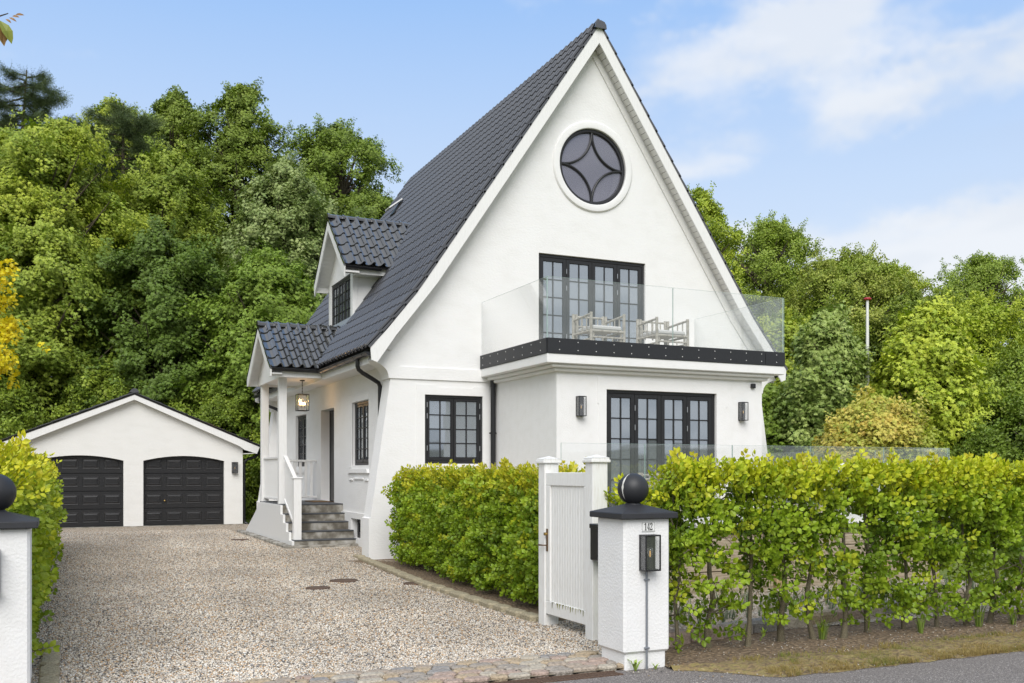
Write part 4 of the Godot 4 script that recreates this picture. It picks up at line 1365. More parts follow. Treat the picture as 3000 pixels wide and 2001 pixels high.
func build_bay(H: Node3D) -> void:
	var x0 := 7.725
	var x1 := 12.14
	var zf := -14.95
	var dl := 8.715
	var dr := 11.08
	var c := CSGCombiner3D.new()
	c.add_child(csg_box(Vector3(x0, -0.1, -17.7), Vector3(x1, 3.49, zf)))
	c.add_child(csg_box(Vector3(x0 + 0.3, 0.93, -18.3), Vector3(x1 - 0.3, 3.4, zf - 0.3), true))
	c.add_child(csg_box(Vector3(dl, 0.95, -16.5), Vector3(dr, 3.10, -14.0), true))
	csg_part(H, "bay_wall", c, M.plaster_coarse)
	# raised plaster round the doors
	var b := MB.new()
	b.prism(poly([Vector2(8.56, 0.95), Vector2(dl - 0.003, 0.95), Vector2(dl - 0.003, 3.103), Vector2(dr + 0.003, 3.103), Vector2(dr + 0.003, 0.95), Vector2(11.30, 0.95), Vector2(11.30, 2.85), Vector2(11.33, 2.85), Vector2(11.33, 3.31), Vector2(10.95, 3.31), Vector2(10.92, 3.27), Vector2(9.0, 3.27), Vector2(8.96, 3.31), Vector2(8.53, 3.31), Vector2(8.53, 2.85), Vector2(8.56, 2.85)]), zf - 0.01, zf + 0.011)
	part(H, "window_surround", b.mesh(), M.plaster)
	var F := Transform3D(Basis.IDENTITY, Vector3(dl, 0.95, zf - 0.05))
	var d := window(H, "terrace_door", F, dr - dl, 2.15, 4, 2, 5, {"stile": 0.075, "low": 0.13, "hinge_at": [1, 3]})
	for k in [[0.12, 0.3], [0.95, 1.08], [1.6, 1.72], [1.95, 2.25]]: curtain(d, F, k[0], k[1], 0.06, 2.1)
	# cornice steps under the slab
	for k in [[0.17, 3.435, 3.495], [0.085, 3.375, 3.437]]:
		b = MB.new()
		b.cbox(Vector3((x0 + x1) / 2, (k[1] + k[2]) / 2, (zf + k[0] - 17.62) / 2), Vector3(x1 - x0 + 2 * k[0], k[2] - k[1], zf + k[0] + 17.62), 0.02)
		part(H, "cornice", b.mesh(), M.plaster)
	# balcony: slab, black fascia with bolts, glass
	var s0 := 7.43
	var s1 := 12.49
	var sz := -14.715
	part(H, "balcony_slab", bx(Vector3(s0, 3.493, -17.64), Vector3(s1, 3.657, sz), 0.012), M.plaster_coarse)
	part(H, "balcony_deck", bx(Vector3(s0 + 0.03, 3.657, -17.62), Vector3(s1 - 0.03, 3.86, sz - 0.03), 0.0), M.board_wood)
	var bolt := MB.new()
	bolt.lathe([Vector2(0.0085, 0.0), Vector2(0.0085, 0.003), Vector2(0.005, 0.006), Vector2(0.0, 0.006)], 8)
	var bm := bolt.mesh()
	var panels := [[s0, 12.02], [12.03, s1]]
	for k in 2:
		var pn := part(H, "fascia_panel", bx(Vector3(panels[k][0], 3.656, sz - 0.012), Vector3(panels[k][1], 3.915, sz + 0.016), 0.002), M.fascia)
		var x := 7.653
		while x < 12.4:
			if x > panels[k][0] and x < panels[k][1]:
				for y in [3.858, 3.72]:
					piece(pn, "bolt", bm, M.white, Transform3D(Basis(Vector3.RIGHT, PI / 2), Vector3(x, y, sz + 0.016)))
			x += 0.3565
	for s in [0, 1]:
		var xx := s0 if s == 0 else s1
		var pn := part(H, "fascia_panel", bx(Vector3(xx - 0.016 if s == 0 else xx - 0.012, 3.656, -17.61), Vector3(xx + 0.012 if s == 0 else xx + 0.016, 3.915, sz - 0.014), 0.002), M.fascia)
		if s == 0:
			for k in 8:
				for y in [3.858, 3.72]:
					piece(pn, "bolt", bm, M.white, Transform3D(Basis(Vector3.BACK, PI / 2), Vector3(xx - 0.016, y, -14.95 - k * 0.36)))
	glass_panel(H, "balcony_glass", Vector3(s0, 3.80, sz - 0.028), Vector3(9.962, 4.955, sz - 0.016))
	glass_panel(H, "balcony_glass", Vector3(9.974, 3.80, sz - 0.028), Vector3(s1, 4.955, sz - 0.016))
	glass_panel(H, "balcony_glass", Vector3(s0 + 0.012, 3.80, -17.6), Vector3(s0 + 0.024, 4.955, sz - 0.034))
	glass_panel(H, "balcony_glass", Vector3(s1 - 0.024, 3.80, -17.6), Vector3(s1 - 0.012, 4.955, sz - 0.034))
	# downpipe in the corner, with its clip
	b = MB.new()
	b.tube([Vector3(7.655, 3.44, -17.52), Vector3(7.655, 0.0, -17.52)], [0.05], 14)
	b.tube([Vector3(7.655, 3.44, -17.52), Vector3(7.655, 3.30, -17.52)], [0.056], 14)
	var dp := part(H, "downpipe", b.mesh(), M.black_metal)
	b = MB.new()
	b.tube([Vector3(7.655, 2.42, -17.52), Vector3(7.655, 2.385, -17.52)], [0.058], 14)
	b.cbox(Vector3(7.655, 2.40, -17.52), Vector3(0.17, 0.025, 0.02), 0.004)
	part(dp, "clip", b.mesh(), M.black_metal)
	# small black sensor by the corner
	b = MB.new()
	b.cbox(Vector3(11.91, 3.275, zf + 0.03), Vector3(0.09, 0.085, 0.06), 0.008)
	part(H, "sensor", b.mesh(), M.black)

func glass_panel(parent: Node3D, called: String, lo: Vector3, hi: Vector3) -> void:
	var o := part(parent, called, bx(lo, hi, 0.0), M.clear)
	var s := hi - lo
	# the polished edges read green
	var b := MB.new()
	b.box(Vector3(lo.x, hi.y + 0.0005, lo.z), Vector3(hi.x, hi.y + 0.003, hi.z))
	if s.x > s.z:
		b.box(Vector3(lo.x - 0.003, lo.y, lo.z), Vector3(lo.x - 0.0005, hi.y, hi.z))
		b.box(Vector3(hi.x + 0.0005, lo.y, lo.z), Vector3(hi.x + 0.003, hi.y, hi.z))
	else:
		b.box(Vector3(lo.x, lo.y, hi.z + 0.0005), Vector3(hi.x, hi.y, hi.z + 0.003))
	part(o, "edge", b.mesh(), M.glass_edge)

# ---------------------------------------------------------------- garage
func build_garage() -> void:
	var zg := -29.94
	var xc := 1.845
	var y0 := 0.02
	var G := thing("garage", "white double garage with black panelled arched doors and low tiled roof", "garage", Vector3(xc, 0.06, zg))
	var p := CSGPolygon3D.new()
	p.polygon = poly([Vector2(-1.20, y0), Vector2(4.89, y0), Vector2(4.89, 2.445), Vector2(xc, 3.717), Vector2(-1.20, 2.445)])
	p.depth = 0.3
	p.position.z = zg
	var c := CSGCombiner3D.new()
	c.add_child(p)
	var doors := [[-0.695, 1.565], [2.094, 4.352]]
	for d in doors:
		var h := CSGPolygon3D.new()
		var o := [Vector2(d[0], -0.2), Vector2(d[1], -0.2), Vector2(d[1], 1.96)]
		for k in range(1, 12):
			var t := k / 12.0
			o.append(Vector2(lerpf(d[1], d[0], t), 1.96 + 0.145 * (1.0 - pow(2 * t - 1, 2))))
		o.append(Vector2(d[0], 1.96))
		h.polygon = poly(o)
		h.depth = 1.0
		h.position.z = zg + 0.3
		h.operation = CSGShape3D.OPERATION_SUBTRACTION
		c.add_child(h)
	csg_part(G, "front_wall", c, M.garage_plaster)
	part(G, "side_wall", bx(Vector3(-1.20, y0, -36.0), Vector3(-0.95, 2.30, zg - 0.3), 0.0), M.garage_plaster)
	part(G, "side_wall", bx(Vector3(4.64, y0, -36.0), Vector3(4.89, 2.30, zg - 0.3), 0.0), M.garage_plaster)
	part(G, "rear_wall", bx(Vector3(-1.2, y0, -36.25), Vector3(4.89, 2.3, -36.0), 0.0), M.garage_plaster)
	part(G, "threshold", bx(Vector3(-1.1, 0.0, zg - 0.05), Vector3(4.95, 0.085, zg + 0.10), 0.01), M.concrete)
	# doors: four rows of four raised panels
	for d in doors:
		var w: float = d[1] - d[0]
		var D := part(G, "garage_door", bx(Vector3(d[0] - 0.03, 0.03, zg - 0.2), Vector3(d[1] + 0.03, 2.12, zg - 0.16), 0.0), M.door_black)
		for row in 4:
			var sec := bx(Vector3(d[0] - 0.02, 0.075 + row * 0.508, zg - 0.165), Vector3(d[1] + 0.02, 0.075 + row * 0.508 + 0.497, zg - 0.13), 0.008)
			part(D, "section", sec, M.door_black)
			for col in 4:
				var b := MB.new()
				var pw := 0.45
				var x: float = d[0] + w * (col + 0.5) / 4.0 + (0.012 if col < 2 else -0.012)
				var yc := 0.075 + row * 0.508 + 0.27
				frame_panel(b, Vector3(x, yc, zg - 0.13), pw, 0.29)
				part(D, "panel", b.mesh(), M.door_black)
		var b := MB.new()
		b.lathe([Vector2(0, 0.06), Vector2(0.02, 0.055), Vector2(0.027, 0.04), Vector2(0.02, 0.022), Vector2(0.009, 0.015), Vector2(0.009, 0)], 12, Transform3D(Basis(Vector3.RIGHT, PI / 2), Vector3(d[0] + w * 0.262, 0.80, zg - 0.13)))
		part(D, "handle", b.mesh(), M.brass)
		part(D, "lock_plate", bx(Vector3(d[0] + w * 0.262 - 0.02, 0.76, zg - 0.132), Vector3(d[0] + w * 0.262 + 0.02, 0.90, zg - 0.124), 0.002), M.black)
	# roof
	var eave := Vector2(3.52, 2.43)
	var top := 3.90
	for s in [-1.0, 1.0]:
		var X := func(dx: float) -> float: return xc + s * dx
		var b := MB.new()
		var pp := PackedVector2Array()
		for q in [Vector2(0, top), Vector2(eave.x, eave.y), Vector2(eave.x, eave.y - 0.05), Vector2(0, top - 0.06)]: pp.append(Vector2(X.call(q.x), q.y))
		b.prism(pp, -36.4, zg + 0.2)
		var deck := part(G, "roof", b.mesh(), M.felt)
		# courses of tiles, their edges seen from the gable
		var l := Vector2(eave.x, top - eave.y).length()
		var dir := Vector3(-s * eave.x / l, (top - eave.y) / l, 0)
		var nn := Vector3(s * (top - eave.y) / l, eave.x / l, 0)
		var tile := tile_mesh(0.3, 0.44, 8, 0.012)
		var rest := []
		var tint := []
		for k in 10:
			var from := Vector3(X.call(eave.x + 0.03), eave.y - 0.01, 0) + dir * (k * 0.38) + nn * 0.022
			var to := Vector3(X.call(eave.x), eave.y, 0) + dir * minf(k * 0.38 + 0.44, l) + nn * 0.004
			var sd := (to - from).normalized()
			var n2 := Vector3(-sd.y, sd.x, 0) if s < 0 else Vector3(sd.y, -sd.x, 0)
			var ax := n2.cross(sd)
			for col in 22:
				var z: float = zg + 0.215 - col * 0.3 - (0.3 if ax.z > 0 else 0.0)
				var xf := Transform3D(Basis(ax, n2, sd), Vector3(from.x, from.y, z))
				if col == 0:
					piece(deck, "tile", tile, M.tile, xf)
				else:
					rest.append(xf)
					tint.append(Color.WHITE)
			var vb := MB.new()
			var q := [from, to, to - nn * 0.010, from - nn * 0.024]
			var pq := PackedVector2Array()
			for w in q: pq.append(Vector2(w.x, w.y))
			vb.prism(pq, zg + 0.19, zg + 0.225)
			part(deck, "verge_tile", vb.mesh(), M.tile)
		scatter(deck, "tiles", tile, M.tile_b, rest, tint)
		# barge board with a boxed foot
		b = MB.new()
		pp = PackedVector2Array()
		for q in [Vector2(0, top - 0.012), Vector2(eave.x + 0.01, eave.y - 0.012), Vector2(eave.x - 0.09, eave.y - 0.25), Vector2(3.06, 2.30), Vector2(2.93, 2.40), Vector2(0, top - 0.20)]: pp.append(Vector2(X.call(q.x), q.y))
		b.prism(pp, zg + 0.165, zg + 0.19)
		part(G, "barge_board", b.mesh(), M.white)
		b = MB.new()
		pp = PackedVector2Array()
		for q in [Vector2(eave.x - 0.03, eave.y - 0.06), Vector2(eave.x - 0.09, eave.y - 0.24), Vector2(3.045, 2.17), Vector2(3.045, 2.19), Vector2(eave.x - 0.11, eave.y - 0.22), Vector2(eave.x - 0.05, eave.y - 0.06)]: pp.append(Vector2(X.call(q.x), q.y))
		b.prism(pp, -36.3, zg + 0.165)
		part(G, "soffit", b.mesh(), M.white_board)
		b = MB.new()
		pp = PackedVector2Array()
		for q in [Vector2(0, top - 0.18), Vector2(3.0, top - 0.18 - 3.0 * 0.4176), Vector2(3.0, top - 0.20 - 3.0 * 0.4176), Vector2(0, top - 0.20)]: pp.append(Vector2(X.call(q.x), q.y))
		b.prism(pp, zg + 0.003, zg + 0.165)
		part(G, "soffit", b.mesh(), M.white_board)
		b = MB.new()
		half_round(b, Vector3(X.call(eave.x + 0.03), eave.y - 0.05, zg + 0.14), Vector3(X.call(eave.x + 0.03), eave.y - 0.05, -36.3), 0.06)
		part(G, "gutter", b.mesh(), M.black_metal)
	var b := MB.new()
	b.tube([Vector3(5.385, 2.36, zg - 0.15), Vector3(5.37, 2.2, zg - 0.15), Vector3(5.30, 2.10, zg - 0.15), Vector3(5.06, 2.02, zg - 0.15), Vector3(4.98, 1.96, zg - 0.15), Vector3(4.955, 1.86, zg - 0.15), Vector3(4.955, 0.20, zg - 0.15), Vector3(4.97, 0.11, zg - 0.13), Vector3(5.05, 0.07, zg - 0.08)], [0.045], 12)
	part(G, "downpipe", b.mesh(), M.black_metal)
	var cap := MB.new()
	for k in 10:
		var a0 := PI * k / 10
		var a1 := PI * (k + 1) / 10
		var d0 := Vector3(cos(a0), sin(a0), 0)
		var d1 := Vector3(cos(a1), sin(a1), 0)
		cap.quad_n(d0 * 0.12, d1 * 0.12, d1 * 0.11 + Vector3(0, 0, -0.4), d0 * 0.11 + Vector3(0, 0, -0.4), d0, d1, d1, d0)
		cap.tri(Vector3.ZERO, d0 * 0.12, d1 * 0.12)
	for k in 17:
		piece(G, "ridge_tile", cap.mesh(), M.tile, Transform3D(Basis.IDENTITY, Vector3(xc, top + 0.0, zg + 0.235 - k * 0.39)))
	wall_lamp(Vector3(4.565, 1.60, zg), 0.17, 0.33, 0.12, "black box lamp with a bare bulb on the garage wall beside the right-hand door", true)

# raised field with a bevelled border, lying on z
func frame_panel(b: MB, m: Vector3, w: float, h: float) -> void:
	var r := [[0.0, 0.0], [0.012, 0.010], [0.028, 0.004], [0.075, 0.016], [0.082, 0.011]]
	for i in r.size() - 1:
		var a: float = r[i][0]
		var c: float = r[i + 1][0]
		var za := Vector3(0, 0, r[i][1])
		var zc := Vector3(0, 0, r[i + 1][1])
		var q := func(e: float, sx: float, sy: float, z: Vector3) -> Vector3: return m + Vector3(sx * (w / 2 - e), sy * (h / 2 - e), 0) + z
		var s := [[-1.0, -1.0], [1.0, -1.0], [1.0, 1.0], [-1.0, 1.0]]
		for k in 4:
			var j := (k + 1) % 4
			b.quad(q.call(a, s[k][0], s[k][1], za), q.call(a, s[j][0], s[j][1], za), q.call(c, s[j][0], s[j][1], zc), q.call(c, s[k][0], s[k][1], zc))
	var e := 0.082
	var z := Vector3(0, 0, 0.011)
	b.quad(m + Vector3(-w / 2 + e, -h / 2 + e, 0) + z, m + Vector3(w / 2 - e, -h / 2 + e, 0) + z, m + Vector3(w / 2 - e, h / 2 - e, 0) + z, m + Vector3(-w / 2 + e, h / 2 - e, 0) + z)

# ---------------------------------------------------------------- lamps
# a black box lamp on a wall that faces +z; at is its lower left corner on the wall
func wall_lamp(at: Vector3, w: float, h: float, d: float, label: String, far := false) -> Node3D:
	var o := thing("wall_lamp", label, "wall lamp", at, 0.0, "black box lamps on walls and pillars")
	var t := 0.012
	var b := MB.new()
	b.cbox(Vector3(w / 2, h / 2, 0.005), Vector3(w, h, 0.01), 0.002)
	part(o, "back_plate", b.mesh(), M.black_metal, false)
	b = MB.new()
	for x in [t / 2, w - t / 2]:
		b.cbox(Vector3(x, h / 2, d - t / 2), Vector3(t, h, t), 0.002)
		b.cbox(Vector3(x, h / 2, 0.014), Vector3(t, h, t), 0.002)
		for y in [t / 2, h - t / 2]:
			b.cbox(Vector3(x, y, d / 2), Vector3(t, t, d - 2 * t), 0.002)
	for y in [t / 2, h - t / 2]:
		b.cbox(Vector3(w / 2, y, d - t / 2), Vector3(w - 2 * t, t, t), 0.002)
	b.cbox(Vector3(w / 2, h - t * 0.3, d / 2), Vector3(w * 0.96, t * 0.5, d * 0.96), 0.002)
	b.cbox(Vector3(w / 2, t * 0.3, d / 2), Vector3(w * 0.96, t * 0.5, d * 0.96), 0.002)
	part(o, "frame", b.mesh(), M.black_metal, false)
	for k in 3:
		b = MB.new()
		if k == 0: b.box(Vector3(t, t, d - 0.008), Vector3(w - t, h - t, d - 0.005))
		if k == 1: b.box(Vector3(0.003, t, 0.02), Vector3(0.006, h - t, d - t))
		if k == 2: b.box(Vector3(w - 0.006, t, 0.02), Vector3(w - 0.003, h - t, d - t))
		part(o, "pane", b.mesh(), M.lamp_glass, false)
	b = MB.new()
	b.lathe([Vector2(0.016, t), Vector2(0.016, h * 0.36), Vector2(0.012, h * 0.37), Vector2(0, h * 0.37)], 12, Transform3D(Basis.IDENTITY, Vector3(w / 2, 0, d * 0.5)))
	var holder := part(o, "lamp_holder", b.mesh(), M.black_metal, false)
	b = MB.new()
	b.lathe([Vector2(0.010, 0), Vector2(0.014, 0.015), Vector2(0.026, 0.045), Vector2(0.028, 0.06), Vector2(0.022, 0.078), Vector2(0.0, 0.088)], 14, Transform3D(Basis.IDENTITY, Vector3(w / 2, h * 0.37, d * 0.5)))
	part(holder, "bulb", b.mesh(), M.lamp_glass, false)
	b = MB.new()
	b.tube([Vector3(w / 2, h * 0.39, d * 0.5), Vector3(w / 2, h * 0.37 + 0.055, d * 0.5)], [0.0075], 8)
	part(holder, "filament", b.mesh(), M.bulb_off, false)
	return o

func build_lantern() -> void:
	var at := Vector3(4.975, 3.742, -22.3)
	var o := thing("porch_lantern", "square glass lantern with lit candle bulbs hanging from the porch ceiling", "lantern", at)
	var b := MB.new()
	b.lathe([Vector2(0, -0.03), Vector2(0.055, -0.022), Vector2(0.06, 0.0)], 16)
	part(o, "ceiling_rose", b.mesh(), M.black_metal, false)
	b = MB.new()
	b.tube([Vector3(0, -0.02, 0), Vector3(0, -0.33, 0)], [0.007], 8)
	for k in 7:
		b.cbox(Vector3(0, -0.05 - k * 0.035, 0), Vector3(0.022 if k % 2 == 0 else 0.008, 0.026, 0.008 if k % 2 == 0 else 0.022), 0.004)
	part(o, "chain", b.mesh(), M.black_metal, false)
	var w := 0.125
	var y0 := -0.70
	var y1 := -0.33
	var t := 0.012
	b = MB.new()
	for sx in [-1, 1]:
		for sz in [-1, 1]:
			b.cbox(Vector3(sx * w, (y0 + y1) / 2, sz * w), Vector3(t, y1 - y0, t), 0.002)
	for y in [y0, y1]:
		for s in [-1, 1]:
			b.cbox(Vector3(0, y, s * w), Vector3(2 * w + t, t, t), 0.002)
			b.cbox(Vector3(s * w, y, 0), Vector3(t, t, 2 * w - t), 0.002)
	b.cbox(Vector3(0, y0, 0), Vector3(2 * w, 0.005, 0.012), 0.001)
	b.cbox(Vector3(0, y1, 0), Vector3(2 * w, 0.006, 0.014), 0.001)
	part(o, "frame", b.mesh(), M.black_metal, false)
	for k in 4:
		b = MB.new()
		var h := w - 0.004
		if k < 2: b.box(Vector3(-h, y0, (h if k == 0 else -h) - 0.002), Vector3(h, y1, (h if k == 0 else -h) + 0.002))
		else: b.box(Vector3((h if k == 2 else -h) - 0.002, y0, -h), Vector3((h if k == 2 else -h) + 0.002, y1, h))
		part(o, "pane", b.mesh(), M.lamp_glass, false)
	for k in 4:
		var a := PI / 2 * k + 0.5
		var q := Vector3(cos(a) * 0.055, 0, sin(a) * 0.055)
		b = MB.new()
		b.tube([Vector3(0, y0 + 0.02, 0), q * 0.7 + Vector3(0, y0 + 0.015, 0), q + Vector3(0, y0 + 0.03, 0), q + Vector3(0, y0 + 0.06, 0)], [0.004], 6)
		b.tube([q + Vector3(0, y0 + 0.06, 0), q + Vector3(0, y0 + 0.13, 0)], [0.012], 10)
		var cd := part(o, "candle_holder", b.mesh(), M.zinc, false)
		b = MB.new()
		b.lathe([Vector2(0.008, 0), Vector2(0.014, 0.015), Vector2(0.013, 0.035), Vector2(0.006, 0.058), Vector2(0, 0.07)], 10, Transform3D(Basis.IDENTITY, q + Vector3(0, y0 + 0.13, 0)))
		part(cd, "bulb", b.mesh(), M.glow, false)
	var l := OmniLight3D.new()
	l.name = "lantern_light"
	l.light_color = Color(1.0, 0.78, 0.5)
	l.light_energy = 0.05
	l.light_size = 0.05
	l.omni_range = 8.0
	l.omni_attenuation = 2.0
	l.shadow_enabled = true
	o.add_child(l)
	l.position = Vector3(0, y0 + 0.24, 0)

# ---------------------------------------------------------------- gate pillars
func gate_pillar(centre: Vector3, label: String) -> Node3D:
	var o := thing("gate_pillar", label, "gate pillar", centre, 0.0, "white gate pillars with black ball caps")
	var b := MB.new()
	b.cbox(Vector3(0, 0.07, 0), Vector3(0.40, 0.24, 0.40), 0.012)
	part(o, "plinth", b.mesh(), M.plaster_coarse, false)
	b = MB.new()
	b.cbox(Vector3(0, 0.70, 0), Vector3(0.45, 1.13, 0.45), 0.018)
	part(o, "shaft", b.mesh(), M.plaster_coarse, false)
	b = MB.new()
	b.cbox(Vector3(0, 1.281, 0), Vector3(0.55, 0.05, 0.55), 0.006)
	var h := 0.27
	var t := 1.306
	for k in 4:
		var a := PI / 2 * k
		var r := Basis(Vector3.UP, a)
		b.quad(r * Vector3(-h, t, h), r * Vector3(h, t, h), r * Vector3(0.05, 1.372, 0.05), r * Vector3(-0.05, 1.372, 0.05))
	b.quad(Vector3(-0.05, 1.372, 0.05), Vector3(0.05, 1.372, 0.05), Vector3(0.05, 1.372, -0.05), Vector3(-0.05, 1.372, -0.05))
	part(o, "cap", b.mesh(), M.pillar_cap, false)
	b = MB.new()
	b.lathe([Vector2(0.075, 1.352), Vector2(0.07, 1.372), Vector2(0.055, 1.385)], 20)
	var prof := []
	for k in 25:
		var a := -PI / 2 + PI * k / 24
		prof.append(Vector2(cos(a) * 0.134, 1.502 + sin(a) * 0.134))
	b.lathe(prof, 40)
	part(o, "ball", b.mesh(), M.pillar_ball, false)
	return o

func build_gateway() -> void:
	M.pillar_cap = tri_mat(mat(lin(0.030, 0.031, 0.036), 0.6), 1.6, noise_tex(0.02, 121, 256, 4, FastNoiseLite.TYPE_SIMPLEX_SMOOTH, ramp([0.0, 0.25, 0.5, 1.0], [Color(1.0, 0.98, 0.82), Color(0.92, 0.92, 0.93), Color(0.94, 0.94, 0.95), Color(1, 1, 1)])))
	M.pillar_ball = mat(lin(0.020, 0.021, 0.025), 0.5)
	var P := gate_pillar(Vector3(4.437, 0, -7.16), "white square gate pillar with black ball, bearing number 142 and a lamp")
	# white bird-lime streak down the ball
	var b := MB.new()
	var c := Vector3(0, 1.502, 0)
	for k in 12:
		var e0 := 1.25 - k * 0.19
		var e1 := 1.25 - (k + 1) * 0.19
		var w0 := 0.09 * sin(PI * clampf(0.22 + k / 14.0, 0, 1)) * (0.8 + 0.3 * sin(k * 2.3))
		var w1 := 0.09 * sin(PI * clampf(0.22 + (k + 1) / 14.0, 0, 1)) * (0.8 + 0.3 * sin((k + 1) * 2.3))
		var at := func(e: float, az: float) -> Vector3: return c + Vector3(cos(e) * sin(az), sin(e), cos(e) * cos(az)) * 0.1348
		var az := -1.28
		b.quad(at.call(e1, az - w1), at.call(e1, az + w1), at.call(e0, az + w0), at.call(e0, az - w0))
	part(P, "stain", b.mesh(), mat(lin(0.62, 0.61, 0.57), 0.9), false)
	gate_pillar(Vector3(-0.435, 0, -7.78), "white square gate pillar with black ball, cut off by the left edge of the photo")
	wall_lamp(Vector3(4.355, 0.825, -6.935), 0.15, 0.30, 0.105, "black box lamp with a clear bulb on the pillar under the number 142")
	wall_lamp(Vector3(-0.545, 0.82, -7.555), 0.15, 0.30, 0.105, "black box lamp on the left-hand gate pillar, only its edge in view")
	# conduit up to the lamp
	b = MB.new()
	b.tube([Vector3(4.425, 0.0, -6.925), Vector3(4.425, 0.83, -6.925)], [0.0095], 10)
	var cd := solid("conduit", b.mesh(), M.zinc, "grey metal conduit running up the pillar to its lamp", "pipe")
	for y in [0.17, 0.74]:
		part(cd, "clip", bx(Vector3(4.401, y, -6.937), Vector3(4.449, y + 0.014, -6.912), 0.003), M.zinc)
	# house number
	var num := thing("house_number", "small white enamel plate with the number 142 on the gate pillar", "house number", Vector3(4.444, 1.188, -6.933))
	b = MB.new()
	var w := 0.064
	var h := 0.040
	b.prism(poly([Vector2(-w, -h), Vector2(w, -h), Vector2(w, h), Vector2(-w, h)]), 0, 0.004)
	part(num, "plate", b.mesh(), mat(lin(0.82, 0.82, 0.81), 0.2), false)
	b = MB.new()
	var k := 0.009
	var out := [Vector2(-w + k + 0.004, -h + 0.004), Vector2(w - k - 0.004, -h + 0.004), Vector2(w - 0.004, -h + k + 0.004), Vector2(w - 0.004, h - k - 0.004), Vector2(w - k - 0.004, h - 0.004), Vector2(-w + k + 0.004, h - 0.004), Vector2(-w + 0.004, h - k - 0.004), Vector2(-w + 0.004, -h + k + 0.004)]
	for i in 8:
		var p: Vector2 = out[i]
		var q: Vector2 = out[(i + 1) % 8]
		var s := (q - p).normalized() * 0.0008
		var n := Vector2(-s.y, s.x)
		b.quad(Vector3(p.x - s.x, p.y - s.y, 0.0046) - Vector3(n.x, n.y, 0), Vector3(q.x + s.x, q.y + s.y, 0.0046) - Vector3(n.x, n.y, 0), Vector3(q.x + s.x, q.y + s.y, 0.0046) + Vector3(n.x, n.y, 0), Vector3(p.x - s.x, p.y - s.y, 0.0046) + Vector3(n.x, n.y, 0))
	part(num, "border", b.mesh(), M.black, false)
	var font := SystemFont.new()
	font.font_names = PackedStringArray(["Droid Serif"])
	font.font_weight = 700
	var tm := TextMesh.new()
	tm.font = font
	tm.text = "142"
	tm.font_size = 64
	tm.pixel_size = 0.00135
	tm.depth = 0.001
	var tx := part(num, "lettering", tm, M.black, false)
	tx.position = Vector3(0, 0.0, 0.0047)
	tx.scale = Vector3(0.58, 1.0, 1)
	for sx in [-1, 1]:
		for sy in [-1, 1]:
			var sb := MB.new()
			sb.lathe([Vector2(0.0032, 0), Vector2(0.0028, 0.0015), Vector2(0, 0.002)], 8, Transform3D(Basis(Vector3.RIGHT, PI / 2), Vector3(sx * (w - 0.005), sy * (h - 0.005), 0.004)))
			part(num, "screw", sb.mesh(), M.steel, false)
	# --- the gate, in the line of the drive
	var G := thing("garden_gate", "white boarded garden gate between two square white posts", "gate", Vector3(4.76, 0, -8.9))
	for z in [-8.36, -9.40]:
		var po := part(G, "post", bx(Vector3(4.675, -0.05, z - 0.075), Vector3(4.845, 1.735, z + 0.075), 0.006), M.gate)
		b = MB.new()
		b.cbox(Vector3(4.76, 1.752, z), Vector3(0.215, 0.03, 0.195), 0.006)
		b.cbox(Vector3(4.76, 1.777, z), Vector3(0.20, 0.02, 0.18), 0.006)
		for q in 4:
			var r := Basis(Vector3.UP, PI / 2 * q)
			var m := Vector3(4.76, 0, z)
			b.tri(m + r * Vector3(-0.095, 1.787, 0.09 if q % 2 == 0 else 0.095), m + r * Vector3(0.095, 1.787, 0.09 if q % 2 == 0 else 0.095), m + Vector3(0, 1.815, 0))
		part(po, "cap", b.mesh(), M.gate)
	var x0 := 4.70
	var x1 := 4.745
	var za := -9.325
	var zb := -8.435
	var fr := part(G, "gate_frame", bx(Vector3(x0 - 0.012, 1.50, za), Vector3(x1, 1.64, zb), 0.006), M.gate)
	part(fr, "rail", bx(Vector3(x0 - 0.012, 0.13, za), Vector3(x1, 0.27, zb), 0.006), M.gate)
	part(fr, "stile", bx(Vector3(x0 - 0.012, 0.27, za), Vector3(x1, 1.50, za + 0.10), 0.006), M.gate)
	part(fr, "stile", bx(Vector3(x0 - 0.012, 0.27, zb - 0.055), Vector3(x1, 1.50, zb), 0.006), M.gate)
	var n := 13
	var span := (zb - 0.055) - (za + 0.10)
	for i in n:
		var z := za + 0.10 + span * i / n
		part(G, "board", bx(Vector3(x0 + 0.004, 0.26, z + 0.001), Vector3(x0 + 0.026, 1.51, z + span / n - 0.001), 0.004), M.gate)
	# green growth along the bottom rail
	var r := rng(9)
	b = MB.new()
	for i in 60:
		var z := lerpf(za + 0.12, zb - 0.06, r.randf())
		var near := absf(fposmod((z - za - 0.10) / (span / n), 1.0) - 0.5) > 0.3
		var l := r.randf_range(0.005, 0.012) if not near else r.randf_range(0.01, 0.07)
		b.quad(Vector3(x0 - 0.0135, 0.272 - l, z), Vector3(x0 - 0.0135, 0.272 - l, z + 0.004), Vector3(x0 - 0.0135, 0.2725, z + 0.010), Vector3(x0 - 0.0135, 0.2725, z - 0.004))
	part(fr, "stain", b.mesh(), mat(lin(0.28, 0.27, 0.07), 0.95))
	var pl := part(G, "lock_plate", bx(Vector3(x0 - 0.02, 0.80, za + 0.022), Vector3(x0 - 0.011, 1.04, za + 0.058), 0.003), M.bronze)
	b = MB.new()
	b.tube([Vector3(x0 - 0.015, 0.865, za + 0.04), Vector3(x0 - 0.06, 0.865, za + 0.04), Vector3(x0 - 0.066, 0.865, za + 0.02), Vector3(x0 - 0.066, 0.862, za - 0.07)], [0.007, 0.007, 0.008, 0.011], 8)
	part(pl, "handle", b.mesh(), M.bronze)
	b = MB.new()
